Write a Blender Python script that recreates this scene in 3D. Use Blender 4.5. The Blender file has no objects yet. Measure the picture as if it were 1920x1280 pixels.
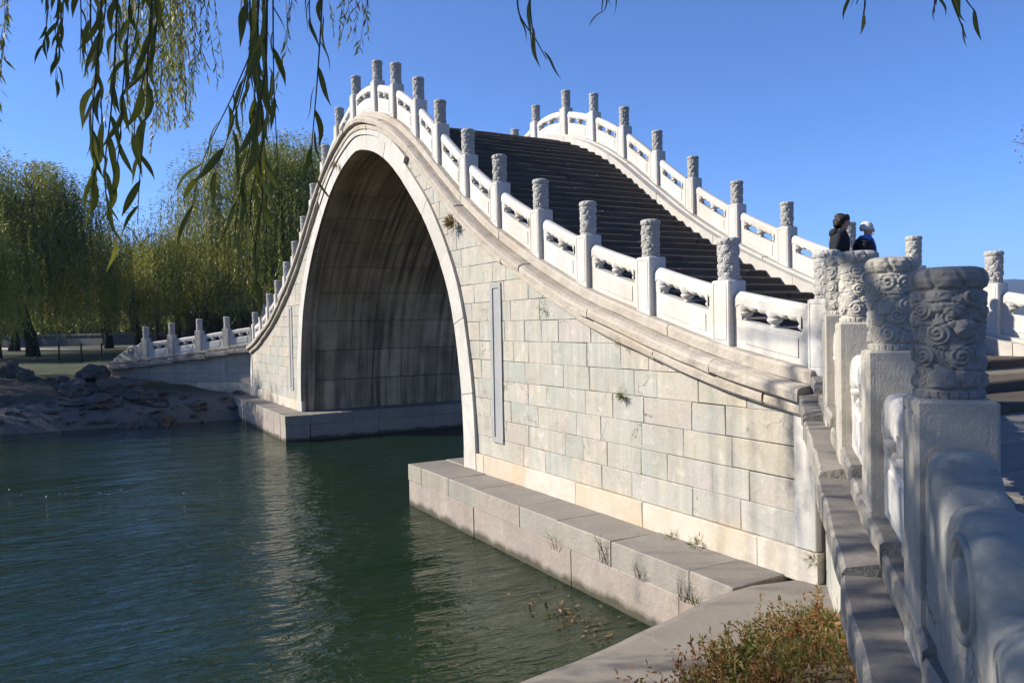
import bpy, math, random
import numpy as np
from mathutils import Vector, Matrix, noise as mnoise
rng = random.Random(7)
R = math.radians
scene = bpy.context.scene
COL = scene.collection

# ---------------------------------------------------------------- camera, sky, sun
CAM = np.array([18.671, -6.292, 3.341])
YAW, PIT, ROL, FPX = 1.05822, -0.02148, -0.01804, 1483.1
fw = np.array([-math.sin(YAW)*math.cos(PIT), math.cos(YAW)*math.cos(PIT), math.sin(PIT)])
rt = np.array([math.cos(YAW), math.sin(YAW), 0.0]); up = np.cross(rt, fw)
r2 = rt*math.cos(ROL)+up*math.sin(ROL); u2 = -rt*math.sin(ROL)+up*math.cos(ROL)
cd = bpy.data.cameras.new('camera'); cam = bpy.data.objects.new('camera', cd); COL.objects.link(cam)
m = Matrix.Identity(4)
for i in range(3):
    m[i][0], m[i][1], m[i][2], m[i][3] = r2[i], u2[i], -fw[i], CAM[i]
cam.matrix_world = m
cd.sensor_width = 36; cd.lens = FPX/1920*36; cd.clip_start = 0.05; cd.clip_end = 9000
scene.camera = cam

SUN_EL, SUN_AZ = R(33), R(213)          # azimuth clockwise from +Y
world = bpy.data.worlds.new('World'); scene.world = world; world.use_nodes = True
nt = world.node_tree; bgn = nt.nodes['Background']
sky = nt.nodes.new('ShaderNodeTexSky'); sky.sky_type = 'NISHITA'; sky.sun_disc = False
sky.sun_elevation = SUN_EL; sky.sun_rotation = SUN_AZ
sky.air_density = 0.7; sky.dust_density = 0.0; sky.ozone_density = 6.0; sky.altitude = 50
skm = nt.nodes.new('ShaderNodeMix'); skm.data_type = 'RGBA'; skm.blend_type = 'MULTIPLY'; skm.inputs[0].default_value = 1
skm.inputs[7].default_value = (.80, .985, 1.23, 1)       # white balance of the photograph
nt.links.new(sky.outputs[0], skm.inputs[6]); nt.links.new(skm.outputs[2], bgn.inputs[0]); bgn.inputs[1].default_value = 0.088
sd = bpy.data.lights.new('sun', 'SUN'); sd.energy = 5.0; sd.angle = R(0.53); sd.color = (1.0, 0.935, 0.83)
sun = bpy.data.objects.new('sun', sd); COL.objects.link(sun); sun.location = (0, -20, 40)
tosun = Vector((math.sin(SUN_AZ)*math.cos(SUN_EL), math.cos(SUN_AZ)*math.cos(SUN_EL), math.sin(SUN_EL)))
sun.rotation_euler = tosun.to_track_quat('Z', 'Y').to_euler()
vs = scene.view_settings; vs.view_transform = 'Standard'; vs.look = 'None'; vs.gamma = 1; vs.exposure = 0.95
vs.use_curve_mapping = False

def at(px, py, depth):
    "a point at that depth along the photograph's ray (1920 wide pixels)"
    d = fw + r2*(px-960)/FPX - u2*(py-640)/FPX
    return CAM + d*depth

# ---------------------------------------------------------------- helpers
def tag(o, label=None, cat=None, group=None, kind=None):
    if label: o['label'] = label
    if cat: o['category'] = cat
    if group: o['group'] = group
    if kind: o['kind'] = kind
    return o
def thing(name, loc, label, cat, group=None):
    o = bpy.data.objects.new(name, None); COL.objects.link(o); o.location = loc
    o.empty_display_size = 0.2
    return tag(o, label, cat, group)
def wloc(o):
    l = Vector((0, 0, 0))
    while o is not None:
        l += o.location; o = o.parent
    return l
def mesh(name, v, f, mat, smooth=False):
    me = bpy.data.meshes.new(name)
    me.from_pydata([tuple(map(float, p)) for p in v], [], f)
    if isinstance(mat, (list, tuple)):
        for mm in mat: me.materials.append(mm)
    else: me.materials.append(mat)
    if smooth: me.polygons.foreach_set('use_smooth', [True]*len(me.polygons))
    me.update()
    return me
def npmesh(name, V, F, mat, smooth=False):
    "fast: V (n,3), F (m,k)"
    V = np.asarray(V, np.float32); F = np.asarray(F, np.int32); k = F.shape[1]
    me = bpy.data.meshes.new(name)
    me.vertices.add(len(V)); me.vertices.foreach_set('co', V.ravel())
    me.loops.add(F.size); me.loops.foreach_set('vertex_index', F.ravel())
    me.polygons.add(len(F)); me.polygons.foreach_set('loop_start', np.arange(0, F.size, k, dtype=np.int32))
    me.polygons.foreach_set('loop_total', np.full(len(F), k, np.int32))
    if smooth: me.polygons.foreach_set('use_smooth', np.ones(len(F), bool))
    me.materials.append(mat); me.update(calc_edges=True); me.validate()
    return me
def link(name, me, parent=None, loc=(0, 0, 0), rz=0.0):
    o = bpy.data.objects.new(name, me); COL.objects.link(o)
    o.parent = parent; o.location = loc; o.rotation_euler = (0, 0, rz)
    return o
def part(name, v, f, mat, parent, smooth=False):
    "world coordinates in, child of an unrotated parent"
    p = np.array(wloc(parent)) if parent else np.zeros(3)
    return link(name, mesh(name, np.asarray(v, float)-p, f, mat, smooth), parent)
class MB:
    def __init__(s): s.v = []; s.f = []; s.n = 0
    def add(s, v, f):
        s.v += [tuple(p) for p in v]; s.f += [tuple(i+s.n for i in q) for q in f]; s.n = len(s.v)
    def box(s, x0, x1, y0, y1, z0, z1):
        s.add([(x0,y0,z0),(x1,y0,z0),(x1,y1,z0),(x0,y1,z0),(x0,y0,z1),(x1,y0,z1),(x1,y1,z1),(x0,y1,z1)],
              [(0,3,2,1),(4,5,6,7),(0,1,5,4),(1,2,6,5),(2,3,7,6),(3,0,4,7)])
    def tube(s, pts, rad, n=6, cap=True):
        pts = [Vector(p) for p in pts]; vv = []; ff = []
        for i, p in enumerate(pts):
            t = (pts[min(i+1, len(pts)-1)]-pts[max(i-1, 0)]).normalized()
            a = t.orthogonal().normalized() if i == 0 else (a - t*a.dot(t)).normalized()
            b = t.cross(a); r = rad[i] if hasattr(rad, '__len__') else rad
            for k in range(n):
                c = 2*math.pi*k/n; vv.append(p + (a*math.cos(c)+b*math.sin(c))*r)
        for i in range(len(pts)-1):
            for k in range(n):
                ff.append((i*n+k, i*n+(k+1) % n, (i+1)*n+(k+1) % n, (i+1)*n+k))
        if cap:
            ff.append(tuple(range(n-1, -1, -1))); ff.append(tuple((len(pts)-1)*n+k for k in range(n)))
        s.add(vv, ff)
    def lathe(s, prof, c, n=12, a0=0.0, a1=2*math.pi):
        full = abs(a1-a0-2*math.pi) < 1e-6; m_ = n if full else n+1; vv = []; ff = []
        for r, z in prof:
            for k in range(m_):
                a = a0+(a1-a0)*k/n; vv.append((c[0]+r*math.cos(a), c[1]+r*math.sin(a), c[2]+z))
        for i in range(len(prof)-1):
            for k in range(n):
                k2 = (k+1) % m_; ff.append((i*m_+k, i*m_+k2, (i+1)*m_+k2, (i+1)*m_+k))
        s.add(vv, ff)
def jit(v, a):
    return [(p[0]+rng.uniform(-a, a), p[1]+rng.uniform(-a, a), p[2]+rng.uniform(-a, a)) for p in v]
def loft(path, prof):
    """path: list of (x,y,z,nx,ny); prof: closed polygon of (outward, dz). Returns verts, faces"""
    n = len(prof); v = []; f = []
    for x, y, z, nx, ny in path:
        for o, dz in prof: v.append((x+nx*o, y+ny*o, z+dz))
    for i in range(len(path)-1):
        for k in range(n):
            f.append((i*n+k, i*n+(k+1) % n, (i+1)*n+(k+1) % n, (i+1)*n+k))
    f.append(tuple(range(n))[::-1]); f.append(tuple((len(path)-1)*n+k for k in range(n)))
    return v, f

# ---------------------------------------------------------------- materials
def nodes_mat(name):
    mt = bpy.data.materials.new(name); mt.use_nodes = True
    t = mt.node_tree; return mt, t, t.nodes['Principled BSDF']
def N(t, typ, **kw):
    n = t.nodes.new(typ)
    for k, v in kw.items(): setattr(n, k, v)
    return n
def ramp(t, stops, interp='LINEAR'):
    r = N(t, 'ShaderNodeValToRGB'); r.color_ramp.interpolation = interp; e = r.color_ramp.elements
    while len(e) < len(stops): e.new(0.5)
    for i, (p, c) in enumerate(stops):
        e[i].position = p; e[i].color = (c, c, c, 1) if not hasattr(c, '__len__') else (*c, 1)
    return r
def mapped(t, scale, src=None):
    g = N(t, 'ShaderNodeNewGeometry'); mp = N(t, 'ShaderNodeMapping'); mp.inputs['Scale'].default_value = scale
    t.links.new(g.outputs['Position'], mp.inputs[0]); return mp.outputs[0]
def noise_tex(t, scale, detail=4, rough=.55, vec=None, dist=0.0):
    n = N(t, 'ShaderNodeTexNoise'); n.inputs['Scale'].default_value = scale; n.inputs['Detail'].default_value = detail
    n.inputs['Roughness'].default_value = rough; n.inputs['Distortion'].default_value = dist
    t.links.new(vec if vec is not None else mapped(t, (1, 1, 1)), n.inputs['Vector']); return n.outputs['Fac']
def mix(t, fac, a, b, blend='MIX'):
    n = N(t, 'ShaderNodeMix', data_type='RGBA', blend_type=blend)
    for s, v in ((0, fac), (6, a), (7, b)):
        if hasattr(v, 'is_output'): t.links.new(v, n.inputs[s])
        elif s == 0: n.inputs[0].default_value = v
        else: n.inputs[s].default_value = (*v, 1)
    return n.outputs[2]
def mapr(t, v, a, b, c, d):
    n = N(t, 'ShaderNodeMapRange'); t.links.new(v, n.inputs[0])
    for i, x in enumerate((a, b, c, d)): n.inputs[i+1].default_value = x
    return n.outputs[0]
def mul(t, a, b):
    n = N(t, 'ShaderNodeMath', operation='MULTIPLY')
    for i, v in enumerate((a, b)):
        if hasattr(v, 'is_output'): t.links.new(v, n.inputs[i])
        else: n.inputs[i].default_value = v
    return n.outputs[0]
def bump(t, bs, h, strength, dist):
    b = N(t, 'ShaderNodeBump'); b.inputs['Strength'].default_value = strength; b.inputs['Distance'].default_value = dist
    t.links.new(h, b.inputs['Height']); t.links.new(b.outputs[0], bs.inputs['Normal'])
def stone(name, tones, stain=(.25, .2, .14), stain_amt=.45, streak=.0, streak_col=(.05, .045, .04), rough=.75,
          bscale=60, bstr=.35, bdist=.006, grime=0.0, patch=None, patch_amt=0, drip=0, albedo=.80, sharp=(.45, .7), sscale=(5.0, 5.0, .35), wet=0.0):
    tones = [tuple(x*albedo*.77 for x in c) for c in tones]; stain = tuple(x*.8 for x in stain); streak_col = tuple(x*.8 for x in streak_col)
    mt, t, bs = nodes_mat(name)
    oi = N(t, 'ShaderNodeObjectInfo')
    rp = ramp(t, [(i/max(1, len(tones)-1), c) for i, c in enumerate(tones)])
    t.links.new(oi.outputs['Random'], rp.inputs[0]); c = rp.outputs[0]
    # each stone its own cloudiness: shift the noise by the object's random
    g = N(t, 'ShaderNodeNewGeometry'); sc = N(t, 'ShaderNodeVectorMath', operation='SCALE'); sc.inputs[3].default_value = 37.0
    cmb = N(t, 'ShaderNodeCombineXYZ')
    for i in range(3): t.links.new(oi.outputs['Random'], cmb.inputs[i])
    t.links.new(cmb.outputs[0], sc.inputs[0]); ad = N(t, 'ShaderNodeVectorMath', operation='ADD')
    t.links.new(g.outputs['Position'], ad.inputs[0]); t.links.new(sc.outputs[0], ad.inputs[1]); vec = ad.outputs[0]
    n1 = noise_tex(t, 2.2, 6, .6, vec, .6)
    c = mix(t, mapr(t, n1, .35, .75, 0, .75), c, tuple(x*.78 for x in tones[-1]))
    n2 = noise_tex(t, 1.1, 5, .6, None, .3)
    c = mix(t, mul(t, mapr(t, n2, .48, .72, 0, 1), stain_amt), c, stain)
    if patch:
        n5 = noise_tex(t, .75, 6, .65, mapped(t, (1, 1, 1.4)), .8)
        c = mix(t, mapr(t, n5, .45, .62, 0, .5), c, (0.308, 0.316, 0.262))
    if patch:
        n4 = noise_tex(t, 0.9, 5, .65, vec, .8)
        c = mix(t, mul(t, mapr(t, n4, .52, .66, 0, 1), patch_amt), c, patch)
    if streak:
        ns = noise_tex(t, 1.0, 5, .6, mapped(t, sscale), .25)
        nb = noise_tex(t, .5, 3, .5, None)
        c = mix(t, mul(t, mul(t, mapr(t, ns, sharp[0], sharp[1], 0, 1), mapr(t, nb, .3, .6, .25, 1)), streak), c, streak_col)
    if drip:
        nd = noise_tex(t, 1.0, 4, .6, mapped(t, (9.0, 9.0, .4)), .3); ne = noise_tex(t, .7, 3, .5, mapped(t, (1, 1, 1.7)))
        c = mix(t, mul(t, mul(t, mapr(t, nd, .46, .62, 0, 1), mapr(t, ne, .38, .6, 0, 1)), drip), c, (0.570, 0.516, 0.424))
    nf = noise_tex(t, 26, 4, .65, None)
    c = mix(t, mapr(t, nf, .35, .7, 0, .3), c, tuple(x*.55 for x in tones[0]))
    if patch:      # hair cracks in some of the blocks
        vc_ = N(t, 'ShaderNodeTexVoronoi', feature='DISTANCE_TO_EDGE'); vc_.inputs['Scale'].default_value = 1.1
        wv_ = N(t, 'ShaderNodeVectorMath', operation='ADD'); nz_ = N(t, 'ShaderNodeTexNoise'); nz_.inputs['Scale'].default_value = 3.0; nz_.inputs['Detail'].default_value = 4
        t.links.new(vec, nz_.inputs['Vector']); t.links.new(vec, wv_.inputs[0]); t.links.new(nz_.outputs['Color'], wv_.inputs[1]); t.links.new(wv_.outputs[0], vc_.inputs['Vector'])
        nm_ = noise_tex(t, .9, 2, .5, vec)
        c = mix(t, mul(t, mapr(t, vc_.outputs['Distance'], .004, .014, 1, 0), mapr(t, nm_, .54, .6, 0, .75)), c, (.10, .08, .06))
        np_ = noise_tex(t, 3.2, 7, .72, vec, 1.0); c = mix(t, mapr(t, np_, .52, .74, 0, .5), c, (0.208, 0.185, 0.139))
        nq_ = noise_tex(t, 4.5, 6, .7, vec, .6); c = mix(t, mapr(t, nq_, .56, .72, 0, .45), c, (0.570, 0.539, 0.462))
    # fine dark pits and hair lines
    vo = noise_tex(t, 9, 8, .75, vec, 1.2)
    c = mix(t, mapr(t, vo, .66, .72, 0, .45), c, tuple(x*.35 for x in stain))
    if wet:        # algae and damp just above the water
        sx_ = N(t, 'ShaderNodeSeparateXYZ'); t.links.new(g.outputs['Position'], sx_.inputs[0])
        wn_ = noise_tex(t, 3.0, 4, .6, mapped(t, (1, 1, .3))); aw_ = N(t, 'ShaderNodeMath', operation='ADD'); t.links.new(sx_.outputs[2], aw_.inputs[0]); t.links.new(mul(t, wn_, -.22), aw_.inputs[1])
        c = mix(t, mapr(t, aw_.outputs[0], -.06, .03, wet, 0), c, (.045, .042, .022))
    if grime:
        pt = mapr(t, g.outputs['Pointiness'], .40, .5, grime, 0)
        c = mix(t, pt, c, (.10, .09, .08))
    t.links.new(c, bs.inputs['Base Color']); bs.inputs['Roughness'].default_value = rough
    bs.inputs['Specular IOR Level'].default_value = .3
    hb = noise_tex(t, bscale, 5, .65, None); hl = noise_tex(t, 5, 5, .6, vec)
    ma = N(t, 'ShaderNodeMath', operation='ADD'); t.links.new(hb, ma.inputs[0]); t.links.new(mul(t, hl, 2.5), ma.inputs[1])
    bump(t, bs, ma.outputs[0], bstr, bdist)
    return mt
M = {}
M['marble'] = stone('white_marble', [(.72, .68, .61), (.80, .78, .74), (.66, .62, .55), (.77, .75, .70)], (.50, .41, .29), .5, .38, (.42, .36, .27), .6, 45, .25, .004, albedo=.98)
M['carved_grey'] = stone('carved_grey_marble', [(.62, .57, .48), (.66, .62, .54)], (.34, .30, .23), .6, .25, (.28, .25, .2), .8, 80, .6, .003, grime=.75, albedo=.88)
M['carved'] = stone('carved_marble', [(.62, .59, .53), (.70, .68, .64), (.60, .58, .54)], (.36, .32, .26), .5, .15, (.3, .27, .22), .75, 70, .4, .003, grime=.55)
M['hewn'] = stone('hewn_marble', [(.66, .60, .50), (.70, .65, .56)], (.42, .36, .27), .4, .1, (.4, .35, .27), .8, 95, .8, .005)
M['wall'] = stone('ashlar', [(.61, .53, .41), (.50, .51, .44), (.55, .49, .42), (.68, .61, .49), (.44, .47, .43), (.54, .47, .45), (.64, .57, .46), (.42, .45, .41), (.58, .55, .49)],
                  (.50, .36, .21), .45, .40, (.33, .30, .24), .8, 30, .5, .008, patch=(.31, .33, .28), patch_amt=.55, drip=.32, albedo=.92)
M['plinth'] = stone('plinth_marble', [(.70, .62, .50), (.74, .69, .60), (.66, .56, .42)], (.62, .40, .20), .6, .3, (.45, .34, .22), .75, 30, .4, .006, albedo=.95)
M['ring'] = stone('arch_marble', [(.68, .65, .59), (.72, .69, .62), (.60, .57, .51)], (.52, .44, .33), .4, .25, (.42, .38, .31), .7, 30, .4, .006, albedo=.97)
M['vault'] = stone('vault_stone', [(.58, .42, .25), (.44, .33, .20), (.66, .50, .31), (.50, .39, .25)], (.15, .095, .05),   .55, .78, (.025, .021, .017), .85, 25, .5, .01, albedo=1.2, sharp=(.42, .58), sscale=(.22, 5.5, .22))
M['cornice'] = stone('cornice_stone', [(.62, .54, .43), (.67, .61, .51), (.57, .50, .41)], (.38, .28, .18), .5, .25, (.3, .25, .19), .8, 25, .7, .012, albedo=.92)
M['drum'] = stone('drum_marble', [(.47, .45, .40), (.50, .48, .43)], (.30, .28, .24), .65, .3, (.27, .25, .22), .8, 45, .6, .005, patch=(.25, .25, .235), patch_amt=.5)
M['slab'] = stone('ledge_slab', [(.32, .29, .25), (.37, .34, .30), (.30, .27, .24)], (.24, .20, .16), .5, 0, rough=.85, bscale=40, bstr=.5, bdist=.008)
M['block'] = stone('ledge_block', [(.52, .46, .36), (.46, .45, .38), (.58, .50, .41), (.50, .44, .38)], (.30, .26, .19), .5, .5, (.22, .20, .16), .85, 60, .9, .01)
M['granite'] = stone('ledge_granite', [(.56, .46, .38), (.60, .52, .44), (.52, .44, .37)], (.36, .29, .22), .4, .4, (.25, .21, .17), .85, 110, 1.0, .01, wet=.9)
M['step'] = stone('step_stone', [(.125, .095, .065), (.16, .125, .09), (.095, .073, .05), (.135, .105, .075)], (.10, .085, .07), .6, .3, (.07, .06, .05), .85, 35, .6, .01)
M['pave'] = stone('paving_stone', [(.33, .31, .27), (.38, .35, .31), (.29, .27, .24)], (.22, .2, .17), .4, 0, rough=.85, bscale=30, bstr=.5, bdist=.008)
M['mortar'] = stone('mortar', [(.30, .25, .18), (.33, .28, .21)], (.1, .08, .06), .5, rough=.9)
M['rubble'] = stone('coping_stone', [(.46, .42, .35), (.52, .47, .39), (.40, .37, .32)], (.2, .18, .15), .55, 0, rough=.85, bscale=22, bstr=.9, bdist=.015)
M['concrete'] = stone('concrete', [(.33, .295, .25), (.35, .31, .265)], (.24, .2, .165), .55, 0, rough=.9, bscale=90, bstr=.6, bdist=.005)
M['rock'] = stone('rock', [(.16, .155, .14), (.22, .21, .19), (.12, .115, .10)], (.11, .10, .09), .5, .2, rough=.9, bscale=9, bstr=1.0, bdist=.05)
M['tablet'] = stone('tablet_stone', [(.50, .50, .495), (.52, .52, .51)], (.5, .46, .4), .4, .2, rough=.75, bscale=40, bstr=.3, bdist=.004)
M['roof'] = stone('grey_tile', [(.12, .125, .13), (.16, .16, .165)], (.08, .08, .075), .4, rough=.8)
M['bark'] = stone('bark', [(.07, .055, .04), (.10, .08, .06)], (.03, .025, .02), .5, .5, (.02, .017, .014), .95, 16, 1.0, .04)

def plain(name, c, rough=.7, var=.0, scale=8.0, c2=None, spec=.3):
    mt, t, bs = nodes_mat(name)
    if var or c2:
        n = noise_tex(t, scale, 5, .6)
        col = mix(t, mapr(t, n, .3, .7, 0, 1), c, c2 or tuple(x*(1-var) for x in c)); t.links.new(col, bs.inputs['Base Color'])
    else: bs.inputs['Base Color'].default_value = (*c, 1)
    bs.inputs['Roughness'].default_value = rough; bs.inputs['Specular IOR Level'].default_value = spec
    return mt
def leafmat(name, cols, trans=.45, scale=.6):
    mt, t, bs = nodes_mat(name)
    n = noise_tex(t, scale, 3, .6); n2 = N(t, 'ShaderNodeObjectInfo')
    g = N(t, 'ShaderNodeNewGeometry')
    ad = N(t, 'ShaderNodeMath', operation='ADD'); t.links.new(mapr(t, n, .3, .7, -.15, .75), ad.inputs[0])
    t.links.new(mul(t, g.outputs['Random Per Island'], .45), ad.inputs[1])
    rp = ramp(t, [(i/(len(cols)-1), c) for i, c in enumerate(cols)]); t.links.new(ad.outputs[0], rp.inputs[0])
    t.links.new(rp.outputs[0], bs.inputs['Base Color']); bs.inputs['Roughness'].default_value = .5
    bs.inputs['Specular IOR Level'].default_value = .35
    tr = N(t, 'ShaderNodeBsdfTranslucent')
    tc = mix(t, .5, rp.outputs[0], (.18, .19, .02)); t.links.new(tc, tr.inputs[0])
    ms = N(t, 'ShaderNodeMixShader'); ms.inputs[0].default_value = trans
    t.links.new(bs.outputs[0], ms.inputs[1]); t.links.new(tr.outputs[0], ms.inputs[2])
    t.links.new(ms.outputs[0], t.nodes['Material Output'].inputs[0]); return mt
M['willow'] = leafmat('willow_leaf', [(.05, .078, .014), (.12, .15, .026), (.26, .265, .045), (.38, .33, .07)], .38)
M['willow_near'] = leafmat('willow_leaf_near', [(.045, .065, .012), (.07, .09, .016), (.12, .12, .02)], .5, 3)
M['willow_fine'] = leafmat('willow_leaf_fine', [(.11, .13, .025), (.20, .21, .04), (.28, .25, .07)], .45, 1)
M['farleaf'] = leafmat('far_leaf', [(.03, .045, .015), (.05, .065, .02), (.08, .085, .03)], .3, .1)
M['grass'] = leafmat('grass_blade', [(.05, .055, .012), (.10, .115, .03), (.19, .165, .06), (.22, .17, .08)], .4, 2)
M['lawn'] = plain('lawn', (.035, .06, .012), .9, .4, 3)
M['earth'] = plain('earth', (.13, .10, .065), .95, .4, 2.5, (.075, .06, .035))
M['deadleaf'] = leafmat('dead_leaf', [(.14, .05, .02), (.24, .10, .04), (.30, .17, .08)], .2, 6)
M['sodden'] = leafmat('sodden_leaf', [(.07, .06, .02), (.12, .09, .03), (.16, .08, .035)], .2, 6)
M['drygrass'] = leafmat('dry_weed', [(.16, .07, .03), (.22, .12, .05), (.26, .17, .08)], .2, 9)
M['weed'] = leafmat('green_weed', [(.05, .075, .018), (.10, .12, .03), (.17, .12, .05)], .35, 5)
M['shrub'] = leafmat('ruddy_weed', [(.06, .09, .02), (.15, .14, .035), (.22, .08, .035), (.28, .10, .045)], .35, 2.2)
M['coat'] = plain('black_coat', (.012, .013, .018), .85, .3, 20)
M['trouser'] = plain('dark_trousers', (.02, .022, .03), .85)
M['skin'] = plain('skin', (.42, .24, .16), .55)
M['hair'] = plain('dark_hair', (.018, .013, .010), .6, .4, 60)
M['hat'] = plain('white_knit', (.58, .57, .55), .95, .2, 90)
M['scarf'] = plain('blue_scarf', (.03, .10, .42), .9, .4, 50, (.12, .2, .5))
M['shoe'] = plain('dark_leather', (.015, .012, .01), .5)
M['wood'] = plain('dark_red_timber', (.07, .03, .022), .7, .3, 6)
M['plaster'] = plain('grey_plaster', (.09, .085, .08), .9, .2, 2)
M['foam'] = plain('pale_fleck', (.7, .7, .66), .8)
M['hill'] = plain('hill_scrub', (.035, .042, .032), 1.0, .4, .012)
# water: dark green lake with wind ripples
mt, t, bs = nodes_mat('lake_water'); M['water'] = mt
nw = noise_tex(t, .11, 3, .5)
t.links.new(mix(t, mapr(t, nw, .4, .65, 0, 1), (.006, .016, .010), (.011, .022, .009)), bs.inputs['Base Color'])
bs.inputs['Roughness'].default_value = .04; bs.inputs['IOR'].default_value = 1.333
rotm = N(t, 'ShaderNodeMapping'); g = N(t, 'ShaderNodeNewGeometry'); t.links.new(g.outputs['Position'], rotm.inputs[0])
rotm.inputs['Rotation'].default_value = (0, 0, R(28)); rotm.inputs['Scale'].default_value = (1.0, .42, 1)
w1 = noise_tex(t, 6.0, 4, .55, rotm.outputs[0], .5); w2 = noise_tex(t, 1.3, 3, .5, rotm.outputs[0], .3)
big = noise_tex(t, .22, 3, .5)
a1 = N(t, 'ShaderNodeMath', operation='ADD')
t.links.new(mul(t, mul(t, w1, .34), mapr(t, big, .38, .62, .40, 1.35)), a1.inputs[0]); t.links.new(mul(t, w2, .65), a1.inputs[1])
bump(t, bs, a1.outputs[0], .8, .20)

# ---------------------------------------------------------------- profile of the bridge
KX = [0, .77, 2.08, 3.32, 4.49, 5.66, 6.89, 8.17, 9.49, 10.76, 12.06, 13.44, 15.0]
KZ = [9.70, 9.60, 9.17, 8.52, 7.71, 6.90, 6.18, 5.57, 5.03, 4.64, 4.28, 4.01, 3.76]
def spline(xs, ys):
    n = len(xs); mm = []
    for i in range(n):
        if i == 0: mm.append(0.0)
        elif i == n-1: mm.append((ys[i]-ys[i-1])/(xs[i]-xs[i-1]))
        else: mm.append((ys[i+1]-ys[i-1])/(xs[i+1]-xs[i-1]))
    def f(x):
        x = min(max(abs(x), xs[0]), xs[-1])
        for i in range(n-1):
            if x <= xs[i+1]: break
        h = xs[i+1]-xs[i]; s = (x-xs[i])/h
        return ((2*s**3-3*s*s+1)*ys[i]+(s**3-2*s*s+s)*h*mm[i]+(-2*s**3+3*s*s)*ys[i+1]+(s**3-s*s)*h*mm[i+1])
    return f
TOP = spline(KX, KZ); PH = 1.18
B = lambda x: TOP(x)-PH                       # top of the sill under the balustrade
CB = lambda x: B(x)-.37                       # underside of the cornice
RW = 5.585; YF = RW+.2                        # rail to rail, far face
LEDGE = .77
HALF = [(0, 7.62), (.75, 7.50), (1.45, 7.29), (2.13, 6.97), (2.75, 6.57), (3.32, 6.13), (4.12, 5.43), (4.85, 4.53), (5.29, 3.74), (5.58, 2.66), (5.72, 1.69), (5.75, .77)]
def dense(pts, k=6):
    P = [np.array(p) for p in pts]; out = []
    for i in range(len(P)-1):
        p0 = P[i-1] if i else np.array([-P[1][0], P[1][1]]); p3 = P[i+2] if i+2 < len(P) else 2*P[i+1]-P[i]
        for j in range(k):
            s = j/k; out.append(.5*((2*P[i])+(-p0+P[i+1])*s+(2*p0-5*P[i]+4*P[i+1]-p3)*s*s+(-p0+3*P[i]-3*P[i+1]+p3)*s**3))
    out.append(P[-1]); return np.array(out)
half = dense(HALF)
INT = np.vstack([half[::-1], half[1:]*np.array([-1, 1])])          # right foot -> crown -> left foot
seg = np.linalg.norm(np.diff(INT, axis=0), axis=1); ARC = np.concatenate([[0], np.cumsum(seg)]); ALEN = ARC[-1]
def ip(s):
    s = min(max(s, 0), ALEN); return np.array([np.interp(s, ARC, INT[:, 0]), np.interp(s, ARC, INT[:, 1])])
def inorm(s):
    d = ip(s+.08)-ip(s-.08); d /= np.linalg.norm(d); return np.array([d[1], -d[0]])
def ringw(s): return .33+.13*abs(2*s/ALEN-1)**1.2
EXT = np.array([ip(s)+inorm(s)*ringw(s) for s in np.linspace(0, ALEN, 121)])
er = EXT[EXT[:, 0] > 0]; er = er[np.argsort(er[:, 1])]
def extx(z): return np.interp(z, er[:, 1], er[:, 0])               # x of ring's outer edge at z
XC = 13.5

# ---------------------------------------------------------------- setting: water, banks, hill
S = 4200
me = mesh('water', [(-S, -S, 0), (S, -S, 0), (S, S, 0), (-S, S, 0)], [(0, 1, 2, 3)], M['water'])
tag(link('water', me), kind='structure')
UX, UY = .690, -.724                           # direction of the right wing
NXo, NYo = UY, -UX                             # outward (to the water)
WP = [(13.44, .2, 2.82), (14.32, -.73, 2.67), (15.17, -1.64, 2.51), (16.07, -2.57, 2.37), (16.92, -3.46, 2.24)]
def fbm(x, y, s, o=4): return mnoise.fractal(Vector((x*s, y*s, 3.7)), 1.0, 2.0, o)
EDGE = ([-40, -14, -11, -8, -5, -3.65, -2.81, -2.04, -1.44, -.75, 0.4], [10, 11.0, 11.6, 13.2, 13.88, 13.70, 13.59, 13.40, 13.22, 13.03, 13.28])
GRS = ([-40, -12, -6, -4, -2.62, -1.95, -1.15, -.43, .4], [11.5, 13, 14.9, 14.75, 14.34, 14.06, 13.96, 13.98, 14.2])
def edge_x(y): return float(np.interp(y, *EDGE))
def grass_x(y): return float(np.interp(y, *GRS))
def bank_z(x, y):
    "outside the right wing"
    e, g_ = edge_x(y), grass_x(y)
    if x < e: z = .70-1.6*(e-x)
    elif x < g_: z = .72+.05*(x-e)
    else: z = .74+.235*(x-g_)
    return max(-1.0, min(z, 1.95))
def plaza_z(x): return max(2.47-.055*max(0, x-13.2), 2.05)
def gz(x, y):
    g_ = grass_x(y)
    return bank_z(x, y)-.03+(.09*fbm(x, y, .6)+.05)*min(1, max(0, x-g_)/.5)*(x < 25) - (.12 if x < g_-.05 else 0)
# ground on the right: one sheet
gv, gf = [], []
xs_ = list(np.arange(11.7, 22, .25))+[24, 28, 34, 45, 70, 120, 250, 600, 1500]; ys_ = [-900, -300, -120, -60, -40, -30, -24]+list(np.arange(-20, 1.0, .4))
for y in ys_:
    for x in xs_:
        gv.append((x, y, gz(x, y)))
nx = len(xs_)
for j in range(len(ys_)-1):
    for i in range(nx-1): gf.append((j*nx+i, j*nx+i+1, (j+1)*nx+i+1, (j+1)*nx+i))
tag(link('ground', mesh('ground', gv, gf, M['earth'], True)), kind='structure')

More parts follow.
